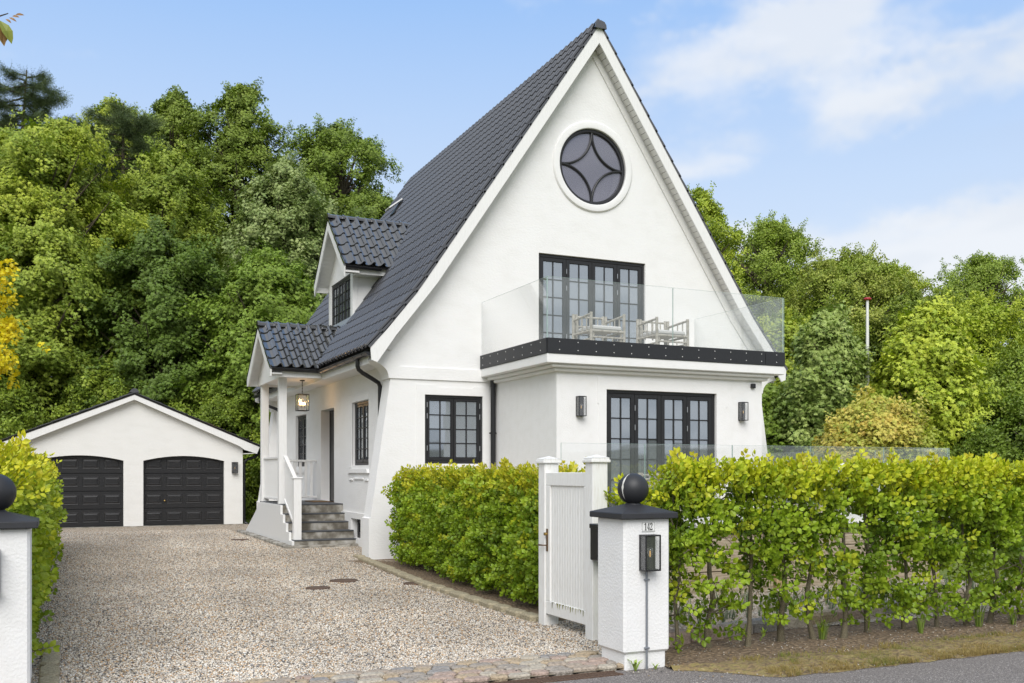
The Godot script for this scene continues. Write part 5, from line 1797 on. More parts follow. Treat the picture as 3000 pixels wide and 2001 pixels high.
	b.tube([Vector3(x0 - 0.012, 0.985, za + 0.04), Vector3(x0 - 0.05, 0.985, za + 0.04)], [0.015, 0.017], 10)
	part(pl, "knob", b.mesh(), M.brass)
	b = MB.new()
	b.cbox(Vector3(4.80, 0.965, -8.20), Vector3(0.32, 0.345, 0.15), 0.008)
	var mb := solid("mailbox", b.mesh(), M.black, "black metal mailbox fixed behind the numbered pillar beside the gate", "mailbox")
	part(mb, "lid", bx(Vector3(4.635, 1.10, -8.285), Vector3(4.965, 1.145, -8.115), 0.006), M.black)
	# weeds at the foot of the pillar
	weed(Vector3(4.30, 0.0, -6.90), 0.11, 5, "small green weed growing at the foot of the numbered pillar")
	weed(Vector3(4.49, 0.0, -6.89), 0.06, 6, "tiny grey-green weed beside the conduit at the pillar foot")

func weed(at: Vector3, h: float, s: int, label: String) -> void:
	var r := rng(s)
	var b := MB.new()
	b.coloured = true
	for k in 12:
		b.col = Color(0.26, 0.36, 0.07) * r.randf_range(0.8, 1.3)
		var a := r.randf() * TAU
		var o := Vector3(cos(a), 0, sin(a))
		var q := Vector3(-o.z, 0, o.x) * h * 0.09
		var l := h * r.randf_range(0.6, 1.0)
		var p0 := o * 0.005
		var p1 := o * l * 0.35 + Vector3.UP * l * 0.7
		var p2 := o * l * 0.8 + Vector3.UP * l * 0.9
		b.quad(p0 - q * 0.4, p0 + q * 0.4, p1 + q, p1 - q)
		b.tri(p1 - q, p1 + q, p2)
	var o := part(self, numbered("weed"), b.mesh(), M.grass, false)
	o.position = at
	tag(o, label, "weed")

# ---------------------------------------------------------------- balcony chairs, mat, flagpole, terrace
func make_chair(at: Vector3, turn: float, label: String) -> Node3D:
	# low armchair of peeled poles; faces +z
	var o := thing("bamboo_chair", label, "armchair", at, turn, "pole armchairs on the balcony and terrace")
	var w := 0.34
	var d := 0.33
	var pole := func(called: String, p: Vector3, q: Vector3, r0: float) -> void:
		var b := MB.new()
		var m := (p + q) / 2 + Vector3(0.003, 0.002, -0.003)
		b.tube([p, m, q], [r0 * 1.05, r0 * 0.96, r0], 9)
		part(o, called, b.mesh(), M.grey_wood, false)
	for sx in [-1.0, 1.0]:
		pole.call("leg", Vector3(sx * w, 0, d), Vector3(sx * w, 0.63, d), 0.028)
		pole.call("leg", Vector3(sx * (w - 0.055), 0, d - 0.02), Vector3(sx * (w - 0.055), 0.34, d - 0.02), 0.022)
		pole.call("leg", Vector3(sx * w, 0, -d), Vector3(sx * w, 0.68, -d), 0.030)
		pole.call("leg", Vector3(sx * (w - 0.06), 0, -d), Vector3(sx * (w - 0.06), 0.68, -d), 0.026)
		pole.call("armrest", Vector3(sx * w, 0.56, -d), Vector3(sx * w, 0.60, d), 0.022)
		pole.call("side_rail", Vector3(sx * w, 0.30, -d), Vector3(sx * w, 0.30, d), 0.022)
		pole.call("side_rail", Vector3(sx * w, 0.16, -d), Vector3(sx * w, 0.16, d), 0.018)
		for k in 3:
			var z := -d + (k + 1) * d * 0.5
			pole.call("spindle", Vector3(sx * w, 0.30, z), Vector3(sx * w, 0.585, z), 0.012)
	pole.call("back_rail", Vector3(-w + 0.06, 0.64, -d), Vector3(w - 0.06, 0.64, -d), 0.02)
	pole.call("back_rail", Vector3(-w + 0.06, 0.46, -d), Vector3(w - 0.06, 0.46, -d), 0.018)
	for k in 3:
		pole.call("spindle", Vector3(-0.17 + k * 0.17, 0.30, -d), Vector3(-0.17 + k * 0.17, 0.64, -d), 0.012)
	pole.call("front_rail", Vector3(-w, 0.30, d), Vector3(w, 0.30, d), 0.024)
	pole.call("front_rail", Vector3(-w, 0.19, d), Vector3(w, 0.19, d), 0.018)
	for k in 2:
		pole.call("spindle", Vector3(-0.1 + k * 0.2, 0.0, d), Vector3(-0.1 + k * 0.2, 0.19, d), 0.012)
	var b := MB.new()
	b.cbox(Vector3(0, 0.365, 0.01), Vector3(2 * w - 0.07, 0.085, 2 * d - 0.03), 0.028)
	part(o, "cushion", b.mesh(), M.cushion, false)
	return o

func build_furniture() -> void:
	make_chair(Vector3(8.87, 3.86, -15.50), 0.0, "weathered pole armchair with grey cushion on the balcony, in front of the black doors")
	make_chair(Vector3(10.25, 3.86, -15.50), 0.0, "weathered pole armchair with grey cushion on the balcony, beside the joint in the glass")
	var b := MB.new()
	b.cbox(Vector3(5.42, 0.951, -22.7), Vector3(0.42, 0.022, 0.85), 0.006)
	var dm := solid("doormat", b.mesh(), M.coir, "brown coir doormat on the landing before the front door", "doormat")
	# flagpole
	var f := thing("flagpole", "slim white flagpole with a red button top among the garden trees", "flagpole", Vector3(21.4, 0, -21.6))
	b = MB.new()
	b.tube([Vector3(0, -0.05, 0), Vector3(0, 4.0, 0), Vector3(0, 6.68, 0)], [0.07, 0.058, 0.038], 14)
	part(f, "pole", b.mesh(), M.white, false)
	b = MB.new()
	b.lathe([Vector2(0.03, 6.66), Vector2(0.10, 6.675), Vector2(0.115, 6.7), Vector2(0.10, 6.73), Vector2(0.05, 6.745), Vector2(0, 6.75)], 18)
	part(f, "button", b.mesh(), mat(lin(0.42, 0.02, 0.03), 0.35), false)
	# terrace before the bay: deck, glass screen, boarded bed
	var T := thing("terrace", "raised terrace with glass screen and boarded front behind the right-hand hedge", "terrace", Vector3(10.4, 0, -13.8))
	part(T, "deck", bx(Vector3(6.5, 0.84, -17.6), Vector3(7.72, 0.95, -12.5), 0.004), M.board_wood)
	part(T, "deck", bx(Vector3(7.73, 0.84, -14.96), Vector3(12.13, 0.95, -12.5), 0.004), M.board_wood)
	part(T, "deck", bx(Vector3(12.15, 0.84, -17.6), Vector3(14.25, 0.95, -12.5), 0.004), M.board_wood)
	part(T, "fascia", bx(Vector3(6.48, 0.78, -12.5), Vector3(14.27, 0.955, -12.46), 0.004), M.plaster_coarse)
	part(T, "base", bx(Vector3(6.56, -0.05, -17.5), Vector3(14.2, 0.84, -12.56), 0.0), M.felt)
	var joints := [6.5, 7.92, 9.53, 11.1, 12.7, 14.25]
	for k in 5:
		glass_panel(T, "glass_panel", Vector3(joints[k] + 0.006, 0.86, -12.455), Vector3(joints[k + 1] - 0.006, 2.06, -12.443))
	for k in 3:
		for xx in [14.24]:
			glass_panel(T, "glass_panel", Vector3(xx, 0.96, -12.47 - (k + 1) * 1.7), Vector3(xx + 0.012, 2.06, -12.48 - k * 1.7))
	var W := thing("retaining_wall", "low wall of greyish horizontal timber boards seen through the right-hand hedge", "garden wall", Vector3(9.5, 0, -10.85))
	for k in 5:
		part(W, "board", bx(Vector3(6.75, 0.0 + k * 0.148, -10.90), Vector3(12.2, 0.138 + k * 0.148, -10.84), 0.006), M.board_wood)
	for x in [6.9, 9.0, 11.0]:
		part(W, "post", bx(Vector3(x, 0, -10.835), Vector3(x + 0.1, 0.76, -10.76), 0.005), M.pale_wood)
	part(W, "backing", bx(Vector3(6.8, 0, -12.4), Vector3(12.15, 0.66, -10.93), 0.0), M.soil)
	# white garden sofa glimpsed over the hedge
	var S := thing("garden_sofa", "white garden sofa on the terrace, half hidden by the hedge", "sofa", Vector3(13.0, 0.95, -13.1))
	part(S, "seat", bx(Vector3(12.5, 1.15, -13.5), Vector3(14.0, 1.40, -12.75), 0.04), M.cushion)
	part(S, "backrest", bx(Vector3(12.5, 1.38, -13.7), Vector3(14.0, 1.80, -13.5), 0.05), M.white)
	for x in [12.42, 13.98]:
		part(S, "armrest", bx(Vector3(x, 1.12, -13.65), Vector3(x + 0.1, 1.58, -12.75), 0.03), M.white)
	for x in [12.5, 13.92]:
		for z in [-13.6, -12.85]:
			part(S, "leg", bx(Vector3(x, 0.95, z), Vector3(x + 0.06, 1.15, z + 0.06), 0.004), M.white)
	make_chair(Vector3(8.9, 0.95, -13.3), 0.5, "weathered pole armchair on the terrace behind the black ball pillar")

# ---------------------------------------------------------------- leaves
# an oval leaf, folded along its rib; lies along +y from the stalk, faces +z
func oval_leaf(b: MB, xf: Transform3D, l: float, w: float, bend := 0.12) -> void:
	var pts := [Vector3(0, 0, 0), Vector3(0, l * 0.5, l * bend * 0.6), Vector3(0, l, -l * bend * 0.4)]
	for s in [-1.0, 1.0]:
		var e0 := Vector3(s * w * 0.42, l * 0.28, l * bend * 0.9)
		var e1 := Vector3(s * w * 0.5, l * 0.55, l * bend * 1.0)
		var e2 := Vector3(s * w * 0.28, l * 0.82, l * bend * 0.4)
		var t := [[pts[0], e0, pts[1]], [pts[1], e0, e1], [pts[1], e1, e2], [pts[1], e2, pts[2]]]
		for k in t:
			if s < 0: b.tri(xf * (k[0] as Vector3), xf * (k[2] as Vector3), xf * (k[1] as Vector3))
			else: b.tri(xf * (k[0] as Vector3), xf * (k[1] as Vector3), xf * (k[2] as Vector3))

# a maple leaf of five lobes
func lobed_leaf(b: MB, xf: Transform3D, s: float) -> void:
	var tips := [Vector3(-0.55, 0.25, -0.1), Vector3(-0.48, 0.72, -0.04), Vector3(0, 1.05, -0.1), Vector3(0.48, 0.72, -0.04), Vector3(0.55, 0.25, -0.1)]
	var dents := [Vector3(-0.12, 0.05, 0.0), Vector3(-0.28, 0.42, 0.05), Vector3(-0.17, 0.66, 0.04), Vector3(0.17, 0.66, 0.04), Vector3(0.28, 0.42, 0.05), Vector3(0.12, 0.05, 0.0)]
	var mid := Vector3(0, 0.36, 0.07)
	for k in 5:
		b.tri(xf * (mid * s), xf * (dents[k + 1] as Vector3 * s), xf * (tips[k] as Vector3 * s))
		b.tri(xf * (mid * s), xf * (tips[k] as Vector3 * s), xf * (dents[k] as Vector3 * s))

func sprig(kind: String, s: int) -> ArrayMesh:
	var r := rng(s)
	var b := MB.new()
	b.coloured = true
	if kind == "beech":
		# leaves in two ranks along a zigzag twig, 0.2 m
		b.col = Color(0.20, 0.15, 0.09)
		b.tube([Vector3.ZERO, Vector3(0.006, 0.1, 0.004), Vector3(-0.004, 0.2, -0.006)], [0.0026, 0.002, 0.0012], 3, false)
		for k in 8:
			var y := 0.03 + k * 0.024
			var sd := -1.0 if k % 2 == 0 else 1.0
			var g := r.randf_range(0.78, 1.2)
			b.col = Color(g * r.randf_range(0.9, 1.12), g, g * r.randf_range(0.8, 1.2))
			var l := r.randf_range(0.050, 0.078)
			var xf := Transform3D(Basis.from_euler(Vector3(r.randf_range(-0.5, 0.5), r.randf_range(-0.6, 0.6), -sd * r.randf_range(0.5, 1.15))), Vector3(sd * 0.004, y, 0))
			oval_leaf(b, xf, l, l * 0.66)
		b.col = Color.WHITE
		oval_leaf(b, Transform3D(Basis.from_euler(Vector3(0.2, 0.3, 0.1)), Vector3(0, 0.2, 0)), 0.06, 0.038)
	elif kind == "maple":
		for k in 11:
			var g := r.randf_range(0.75, 1.25)
			b.col = Color(g * r.randf_range(0.88, 1.15), g, g * r.randf_range(0.8, 1.2))
			var a := r.randf() * TAU
			var p := Vector3(cos(a) * r.randf_range(0.05, 0.24), r.randf_range(-0.12, 0.12), sin(a) * r.randf_range(0.05, 0.24))
			var out := Vector3(cos(a), r.randf_range(-0.7, 0.25), sin(a)).normalized()
			var up := (Vector3.UP * 1.2 + out * 0.5 + rv(r) * 0.5).normalized()
			var x := out.cross(up).normalized()
			lobed_leaf(b, Transform3D(Basis(x, out, x.cross(out)), p), r.randf_range(0.11, 0.17))
	elif kind == "small":
		for k in 16:
			var g := r.randf_range(0.72, 1.28)
			b.col = Color(g * r.randf_range(0.9, 1.12), g, g * r.randf_range(0.8, 1.2))
			var p := rv(r) * r.randf_range(0.05, 0.22) * Vector3(1, 0.7, 1)
			var out := (Vector3(p.x, p.y * 0.5 - 0.05, p.z) + rv(r) * 0.12).normalized()
			var up := (Vector3.UP + rv(r) * 0.8).normalized()
			var x := out.cross(up).normalized()
			oval_leaf(b, Transform3D(Basis(x, out, x.cross(out)), p), r.randf_range(0.08, 0.125), 0.075)
	elif kind == "needle":
		# a drooping spray of short needles
		for j in 5:
			var a := (j - 2) * 0.35
			var q := Vector3(sin(a), cos(a) * 0.95, 0)
			for k in 10:
				var g := r.randf_range(0.7, 1.3)
				b.col = Color(g, g, g)
				var p := q * (0.05 + k * 0.045) + Vector3(0, 0, -0.02 * k * k * 0.05)
				var side := Vector3(-q.y, q.x, 0) * (1.0 if k % 2 == 0 else -1.0)
				var e := p + (side * 0.7 + q * 0.5 + Vector3(0, 0, r.randf_range(-0.6, 0.6))).normalized() * 0.075
				var wv := q * 0.012
				b.tri(p - wv, p + wv, e)
	elif kind == "grass":
		for k in 9:
			var a := r.randf() * TAU
			var o := Vector3(cos(a), 0, sin(a))
			var g := r.randf_range(0.8, 1.2)
			b.col = Color(g, g, g)
			var h := r.randf_range(0.5, 1.0)
			var q := Vector3(-o.z, 0, o.x) * 0.022
			var p0 := o * 0.06 * r.randf()
			var p1 := p0 + o * 0.15 * h + Vector3.UP * h * 0.6
			var p2 := p0 + o * r.randf_range(0.2, 0.6) * h + Vector3.UP * h
			b.quad(p0 - q, p0 + q, p1 + q * 0.7, p1 - q * 0.7)
			b.tri(p1 - q * 0.7, p1 + q * 0.7, p2)
	return b.mesh()

# ---------------------------------------------------------------- trees
# crown between low and top round (x, z); clumps fill an uneven envelope, sprigs cover each clump
func tree(called: String, label: String, category: String, group: String, x: float, z: float, low: float, top: float, rad: float, s: int, o := {}) -> void:
	var r := rng(s * 7919 + 13)
	var T := thing(called, label, category, Vector3(x, 0, z), 0.0, group)
	var kind: String = o.get("leaf", "maple")
	var dark: Color = o.get("dark", Color(0.055, 0.105, 0.018))
	var light: Color = o.get("light", Color(0.13, 0.21, 0.035))
	var n: int = o.get("clumps", 26)
	var per: int = o.get("sprigs", 110)
	var point: float = o.get("point", 1.0)      # below 1 the crown is fuller at the top, above 1 it tapers
	var size: float = o.get("size", 1.0)
	var mid := (low + top) / 2
	var hh := (top - low) / 2
	var where := []
	var tints := []
	var clumps := []
	for i in n:
		var t := (i + r.randf()) / n                    # from the foot of the crown to its top
		var y := lerpf(low, top - rad * 0.18, t)
		var env := sqrt(maxf(0.02, 1.0 - pow(absf(2 * t - 0.85) / 1.17, 2.4 * point)))
		if point > 1.2: env = 1.0 - pow(t, point) * 0.92
		var a := i * 2.39996 + r.randf_range(-0.5, 0.5)
		var q := rad * env * sqrt(r.randf_range(0.12, 0.75)) if t < 0.9 else rad * env * r.randf_range(0.0, 0.4)
		var cr := rad * r.randf_range(0.22, 0.36) * (0.7 + 0.3 * env)
		clumps.append([Vector3(cos(a) * q, y, sin(a) * q), cr])
		# boughs that leave the clump
		for j in 2:
			var dd := rv(r)
			dd.y = absf(dd.y) * 0.7 - 0.2
			clumps.append([Vector3(cos(a) * q, y, sin(a) * q) + dd * cr * r.randf_range(0.8, 1.25), cr * r.randf_range(0.35, 0.6)])
	# trunk and limbs
	var b := MB.new()
	var tr: float = o.get("trunk", 0.022 * top)
	var lean := Vector3(r.randf_range(-0.4, 0.4), 0, r.randf_range(-0.4, 0.4))
	var spine := [Vector3(0, -0.3, 0)]
	for k in 6:
		var t := (k + 1) / 6.0
		spine.append(Vector3(lean.x * t + r.randf_range(-0.12, 0.12), top * 0.88 * t, lean.z * t + r.randf_range(-0.12, 0.12)))
	b.tube(spine, [tr, tr * 0.86, tr * 0.74, tr * 0.58, tr * 0.42, tr * 0.25, tr * 0.1], 8)
	part(T, "trunk", b.mesh(), M.bark, false)
	b = MB.new()
	for cl in clumps:
		var c: Vector3 = cl[0]
		var hgt := clampf(c.y - Vector2(c.x, c.z).length() * 0.8, 0.5, top * 0.8)
		var f := hgt / (top * 0.88) * 6.0
		var k := clampi(int(f), 0, 5)
		var from: Vector3 = spine[k].lerp(spine[k + 1], f - k)
		var m := from.lerp(c, 0.5) + Vector3(0, -0.1, 0)
		b.tube([from, m, c], [tr * 0.28, tr * 0.18, 0.015], 5, false)
	part(T, "limbs", b.mesh(), M.bark, false).set_meta("kind", "stuff")
	# leaf sprays fill an uneven envelope wherever two scales of noise leave room for a bough
	var f := FastNoiseLite.new()
	f.seed = s * 31 + 7
	f.frequency = 1.0
	f.fractal_octaves = 2
	var coarse: float = o.get("coarse", 1.55) / rad
	var wild: float = o.get("wild", 1.0)
	top -= rad * 0.13 * wild
	var layer: float = o.get("layer", 1.35)
	var open: float = o.get("open", 0.03)
	var want := int(n * per * 1.75)
	var tries := 0
	while where.size() < want and tries < want * 6:
		tries += 1
		var t := r.randf()
		var env := sqrt(maxf(0.0, 1.0 - pow(absf(2 * t - 0.8) / 1.2, 2.4 * point)))
		var a := r.randf() * TAU
		var y := lerpf(low, top, t)
		y += rad * wild * (0.20 * f.get_noise_3d(cos(a) * 1.3 + 11.0, t * 2.0, sin(a) * 1.3) + 0.12 * f.get_noise_3d(cos(a) * 5.0, t * 6.0, sin(a) * 5.0))
		var wob := 1.0 - 0.08 * wild + wild * 0.7 * f.get_noise_3d(cos(a) * 1.6, y * coarse * 1.2, sin(a) * 1.6 + 40.0) + wild * 0.35 * f.get_noise_3d(cos(a) * 4.0, y * coarse * 3.0, sin(a) * 4.0)
		var q := rad * env * wob * pow(r.randf(), 0.38)
		var p := Vector3(cos(a) * q, y, sin(a) * q)
		var den := f.get_noise_3d(p.x * coarse, p.y * coarse * layer, p.z * coarse) + 0.55 * f.get_noise_3d(p.x * coarse * 2.7, p.y * coarse * 2.7 * layer, p.z * coarse * 2.7 + 9.0)
		if den < open: continue
		var out := Vector3(cos(a), 0, sin(a))
		var up := Vector3.UP * r.randf_range(0.3, 1.0) + out * r.randf_range(0.2, 1.0) + rv(r) * 0.5
		where.append(Transform3D(aimed(up, r.randf() * TAU).scaled(Vector3.ONE * size * r.randf_range(0.7, 1.15)), p))
		var tone := clampf(0.45 + 0.55 * f.get_noise_3d(p.x * coarse * 0.8 + 70.0, p.y * coarse, p.z * coarse * 0.8) + r.randf_range(-0.3, 0.3), 0, 1)
		tints.append(dark.lerp(light, tone))
		# now and then a shoot grows out beyond the rest
		if r.randf() < 0.018 * wild and t > 0.25:
			var g := (Vector3.UP * r.randf_range(0.5, 1.2) + out * r.randf_range(0.0, 0.9) + rv(r) * 0.3).normalized()
			var reach := r.randf_range(0.35, 0.95) * (0.6 + rad * 0.12)
			for k in 9:
				var w := p + g * reach * (k + 1) / 9.0 + rv(r) * 0.09
				where.append(Transform3D(aimed(up + rv(r) * 0.5, r.randf() * TAU).scaled(Vector3.ONE * size * r.randf_range(0.5, 0.85)), w))
				tints.append(dark.lerp(light, minf(1.0, tone + 0.15)))
	if kind == "small" and not o.has("gold"):
		for i in tints.size(): tints[i] = Color(minf(tints[i].r * 1.5, 0.75), minf(tints[i].g * 1.4, 0.75), tints[i].b * 1.2)
	var mt: StandardMaterial3D = M.leaf
	if kind == "needle": mt = M.needle
	if o.has("gold"): mt = M.gold_leaf
	var so := scatter(T, "crown", sprigs[kind], mt, where, tints)
	so.transform = Transform3D.IDENTITY

# a conifer of level boughs that sweep down and lift at their tips
func conifer(called: String, label: String, group: String, x: float, z: float, low: float, top: float, rad: float, s: int, lean := Vector3.ZERO) -> void:
	var r := rng(s * 977 + 5)
	var T := thing(called, label, "tree", Vector3(x, 0, z), 0.0, group)
	var b := MB.new()
	b.tube([Vector3(0, -0.3, 0), lean * 0.4 + Vector3(0, top * 0.6, 0), lean + Vector3(0, top, 0)], [0.34, 0.2, 0.03], 8)
	part(T, "trunk", b.mesh(), M.bark, false)
	b = MB.new()
	var where := []
	var tints := []
	var n := int((top - low) * 8.0)
	for i in n:
		var t := (i + r.randf()) / n
		var y := lerpf(low, top - 0.2, t)
		var a := i * 2.39996 + r.randf_range(-0.4, 0.4)
		var l := rad * pow(1.0 - t, 0.5) * r.randf_range(0.6, 1.15) + 0.4
		var o := Vector3(cos(a), 0, sin(a))
		var p0 := lean * t + Vector3(0, y, 0)
		var p1 := p0 + o * l * 0.55 + Vector3(0, -0.06 * l, 0)
		var p2 := p0 + o * l + Vector3(0, r.randf_range(-0.05, 0.28) * l, 0)
		b.tube([p0, p1, p2], [0.05, 0.03, 0.008], 5, false)
		var tone := r.randf()
		for k in int(l * 42):
			var u := pow(r.randf(), 0.7)
			var p := p0.lerp(p1, u * 2.0) if u < 0.5 else p1.lerp(p2, u * 2.0 - 1.0)
			var side := Vector3(-o.z, 0, o.x) * (1.0 if r.randf() < 0.5 else -1.0)
			var d := (o * r.randf_range(0.3, 1.0) + side * r.randf_range(0.1, 1.0) + Vector3(0, r.randf_range(-0.7, 0.2), 0))
			where.append(Transform3D(aimed(d, r.randf() * TAU).scaled(Vector3.ONE * r.randf_range(0.7, 1.3)), p + rv(r) * 0.1))
			tints.append(Color(0.040, 0.070, 0.022).lerp(Color(0.14, 0.19, 0.06), clampf(tone * 0.6 + r.randf_range(0, 0.5), 0, 1)))
	part(T, "limbs", b.mesh(), M.bark, false).set_meta("kind", "stuff")
	var so := scatter(T, "crown", sprigs["needle"], M.needle, where, tints)
	so.transform = Transform3D.IDENTITY

var sprigs := {}

func build_trees() -> void:
	var wood := "trees of the wood behind the garage"
	var beyond := "trees beyond the house"
	var bright := {"dark": Color(0.22, 0.31, 0.030), "light": Color(0.48, 0.54, 0.06)}
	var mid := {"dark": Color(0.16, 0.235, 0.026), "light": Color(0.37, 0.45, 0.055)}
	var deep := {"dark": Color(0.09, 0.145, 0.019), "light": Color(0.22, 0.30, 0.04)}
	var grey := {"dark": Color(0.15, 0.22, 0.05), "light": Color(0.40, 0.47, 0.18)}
	var conifer := {"leaf": "needle", "dark": Color(0.016, 0.034, 0.014), "light": Color(0.05, 0.085, 0.03), "flat": 0.4, "clumps": 34, "sprigs": 150, "size": 1.15}
	var go := func(base: Dictionary, more := {}) -> Dictionary:
		var d := base.duplicate()
		d.merge(more, true)
		return d
	# left wood, back to front
	conifer("conifer_tree", "dark shaggy conifer standing tallest at the left edge of the wood", wood, -2.6, -56.0, 11.5, 22.3, 5.2, 1, Vector3(0.9, 0, 0))
	conifer("conifer_tree", "dark conifer with level boughs between the pale green maples", wood, 2.7, -52.0, 11.0, 19.9, 4.4, 2)
	tree("maple_tree", "rounded yellow-green tree just right of the shaggy conifer on the skyline", "tree", wood, 2.6, -60.0, 12.0, 22.6, 3.4, 3, go.call(bright, {"clumps": 34, "sprigs": 120}))
	tree("maple_tree", "tall lobed tree left of the highest crown on the wooded skyline", "tree", wood, 5.7, -57.5, 9.0, 22.9, 2.5, 4, go.call(mid, {"clumps": 40, "light": Color(0.255, 0.327, 0.048)}))
	tree("maple_tree", "highest broad crown in the middle of the wooded skyline", "tree", wood, 8.9, -55.4, 8.0, 23.0, 3.1, 5, go.call(mid, {"clumps": 46, "light": Color(0.255, 0.327, 0.048)}))
	tree("maple_tree", "broad tree on the skyline sloping down to the house roof", "tree", wood, 14.2, -54.9, 7.5, 21.6, 4.4, 6, go.call(mid, {"clumps": 50, "sprigs": 130, "light": Color(0.240, 0.327, 0.042)}))
	tree("maple_tree", "dark tree close behind the main roof and the dormer ridge", "tree", wood, 14.6, -48.6, 5.0, 15.6, 3.6, 7, go.call(deep, {"clumps": 40, "sprigs": 130}))
	tree("maple_tree", "large bright maple filling the left of the wood below the conifer", "tree", wood, -0.9, -46.5, 6.0, 16.9, 4.2, 8, go.call(bright, {"clumps": 56, "sprigs": 130, "point": 1.1}))
	tree("maple_tree", "mid-green maple standing before the dark conifer with level boughs", "tree", wood, 4.3, -48.5, 5.5, 16.8, 2.8, 9, go.call(mid, {"clumps": 44}))
	tree("maple_tree", "pale grey-green maple showing leaf undersides, above the porch roof", "tree", wood, 9.1, -44.3, 5.5, 15.6, 2.6, 10, go.call(grey, {"clumps": 44, "sprigs": 120}))
	tree("maple_tree", "maple with dense low boughs behind the left half of the garage roof", "tree", wood, -0.7, -41.0, 1.5, 11.0, 3.2, 11, go.call(mid, {"clumps": 50, "sprigs": 130}))
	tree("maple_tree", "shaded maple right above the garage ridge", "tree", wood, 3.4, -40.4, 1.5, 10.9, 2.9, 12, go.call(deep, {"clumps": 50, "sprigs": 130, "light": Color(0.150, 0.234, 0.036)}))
	tree("maple_tree", "leafy maple in the gap between garage and porch", "tree", wood, 7.2, -38.6, 0.6, 10.2, 2.8, 13, go.call(mid, {"clumps": 56, "sprigs": 120, "light": Color(0.240, 0.355, 0.048)}))
	tree("maple_tree", "young bright maple close behind the porch posts", "tree", wood, 8.4, -34.5, 0.5, 6.6, 1.5, 14, go.call(bright, {"clumps": 30, "sprigs": 90}))
	tree("maple_tree", "maple hidden low behind the left eave of the garage", "tree", wood, -4.4, -42.0, 1.0, 13.0, 3.4, 15, go.call(mid, {"clumps": 50, "sprigs": 130}))
	for k in 5:
		tree("undergrowth_bush", ["dark bush behind the left end of the garage", "dark bush behind the garage ridge", "dark bush behind the right eave of the garage", "dark bush seen between garage wall and porch steps", "dark bush behind the rear corner of the house"][k], "bush", "dark bushes under the wood", [-2.5, 1.5, 5.3, 8.3, 11.5][k], [-39.0, -39.5, -38.0, -36.0, -37.0][k], 0.0, [5.2, 5.6, 5.0, 4.0, 6.0][k], [2.6, 2.6, 2.3, 2.0, 2.4][k], 40 + k, go.call(deep, {"leaf": "small", "clumps": 26, "sprigs": 120}))
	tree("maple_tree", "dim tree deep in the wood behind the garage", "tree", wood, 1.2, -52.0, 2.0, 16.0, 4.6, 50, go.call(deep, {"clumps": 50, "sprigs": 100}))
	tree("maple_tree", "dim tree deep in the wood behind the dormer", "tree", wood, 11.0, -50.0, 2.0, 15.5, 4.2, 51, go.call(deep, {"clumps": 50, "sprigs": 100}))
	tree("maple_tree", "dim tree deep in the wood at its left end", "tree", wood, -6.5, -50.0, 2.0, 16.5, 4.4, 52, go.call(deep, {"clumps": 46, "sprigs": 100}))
	# golden tree at the left edge
	tree("golden_tree", "golden-yellow leafy tree at the left edge above the hedge", "tree", "", -2.75, -19.3, 2.9, 6.3, 1.75, 60, {"leaf": "small", "dark": Color(0.78, 0.66, 0.02), "light": Color(0.88, 0.80, 0.04), "clumps": 40, "sprigs": 90, "gold": true, "size": 0.8})
	# right side, back to front
	var small := {"leaf": "small"}
	tree("poplar_tree", "airy light-green tree standing right of the gable slope", "tree", beyond, 34.1, -41.5, 4.0, 15.3, 4.3, 20, go.call(mid, {"leaf": "small", "clumps": 60, "sprigs": 90, "light": Color(0.225, 0.305, 0.060)}))
	tree("oak_tree", "narrow dark-green oak rising beside the gable slope", "tree", beyond, 27.3, -38.2, 3.0, 15.0, 2.3, 21, go.call(mid, {"leaf": "small", "clumps": 44, "sprigs": 90}))
	tree("hornbeam_tree", "dense hornbeam with pale hanging fruit behind the flagpole", "tree", beyond, 34.5, -36.1, 3.0, 12.2, 4.2, 22, go.call(mid, {"leaf": "small", "clumps": 60, "sprigs": 110, "light": Color(0.300, 0.341, 0.084)}))
	tree("hornbeam_tree", "low rounded tree on the skyline right of the flagpole", "tree", beyond, 40.5, -39.0, 3.0, 12.9, 3.4, 23, go.call(mid, {"leaf": "small", "clumps": 44, "sprigs": 110}))
	tree("poplar_tree", "tall airy tree at the right edge of the skyline", "tree", beyond, 49.5, -40.5, 3.0, 14.6, 5.4, 24, go.call(mid, {"leaf": "small", "clumps": 64, "sprigs": 110, "light": Color(0.225, 0.312, 0.066)}))
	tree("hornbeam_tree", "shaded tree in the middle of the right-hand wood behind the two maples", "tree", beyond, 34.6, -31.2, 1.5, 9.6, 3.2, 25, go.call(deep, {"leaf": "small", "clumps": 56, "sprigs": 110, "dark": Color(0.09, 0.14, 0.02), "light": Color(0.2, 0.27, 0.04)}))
	tree("lime_tree", "yellow-green leafy tree just behind the balcony corner", "tree", beyond, 22.8, -26.8, 1.0, 7.0, 2.1, 26, go.call(bright, {"clumps": 46, "sprigs": 110}))
	tree("lime_tree", "green tree filling the gap beside the lower right wall of the house", "tree", beyond, 19.6, -25.0, 0.3, 4.6, 1.7, 27, go.call(mid, {"clumps": 40, "sprigs": 90, "light": Color(0.225, 0.341, 0.048)}))
	tree("silver_maple", "silvery green maple left of the flagpole foot", "tree", beyond, 20.6, -22.5, 0.8, 6.3, 1.12, 28, go.call(grey, {"clumps": 36, "sprigs": 80, "dark": Color(0.19, 0.28, 0.055), "light": Color(0.45, 0.54, 0.16)}))
	tree("maple_tree", "bright young maple right of the flagpole", "tree", beyond, 22.5, -20.5, 0.8, 6.3, 1.35, 29, go.call(bright, {"clumps": 38, "sprigs": 85, "dark": Color(0.30, 0.40, 0.035), "light": Color(0.60, 0.66, 0.07)}))
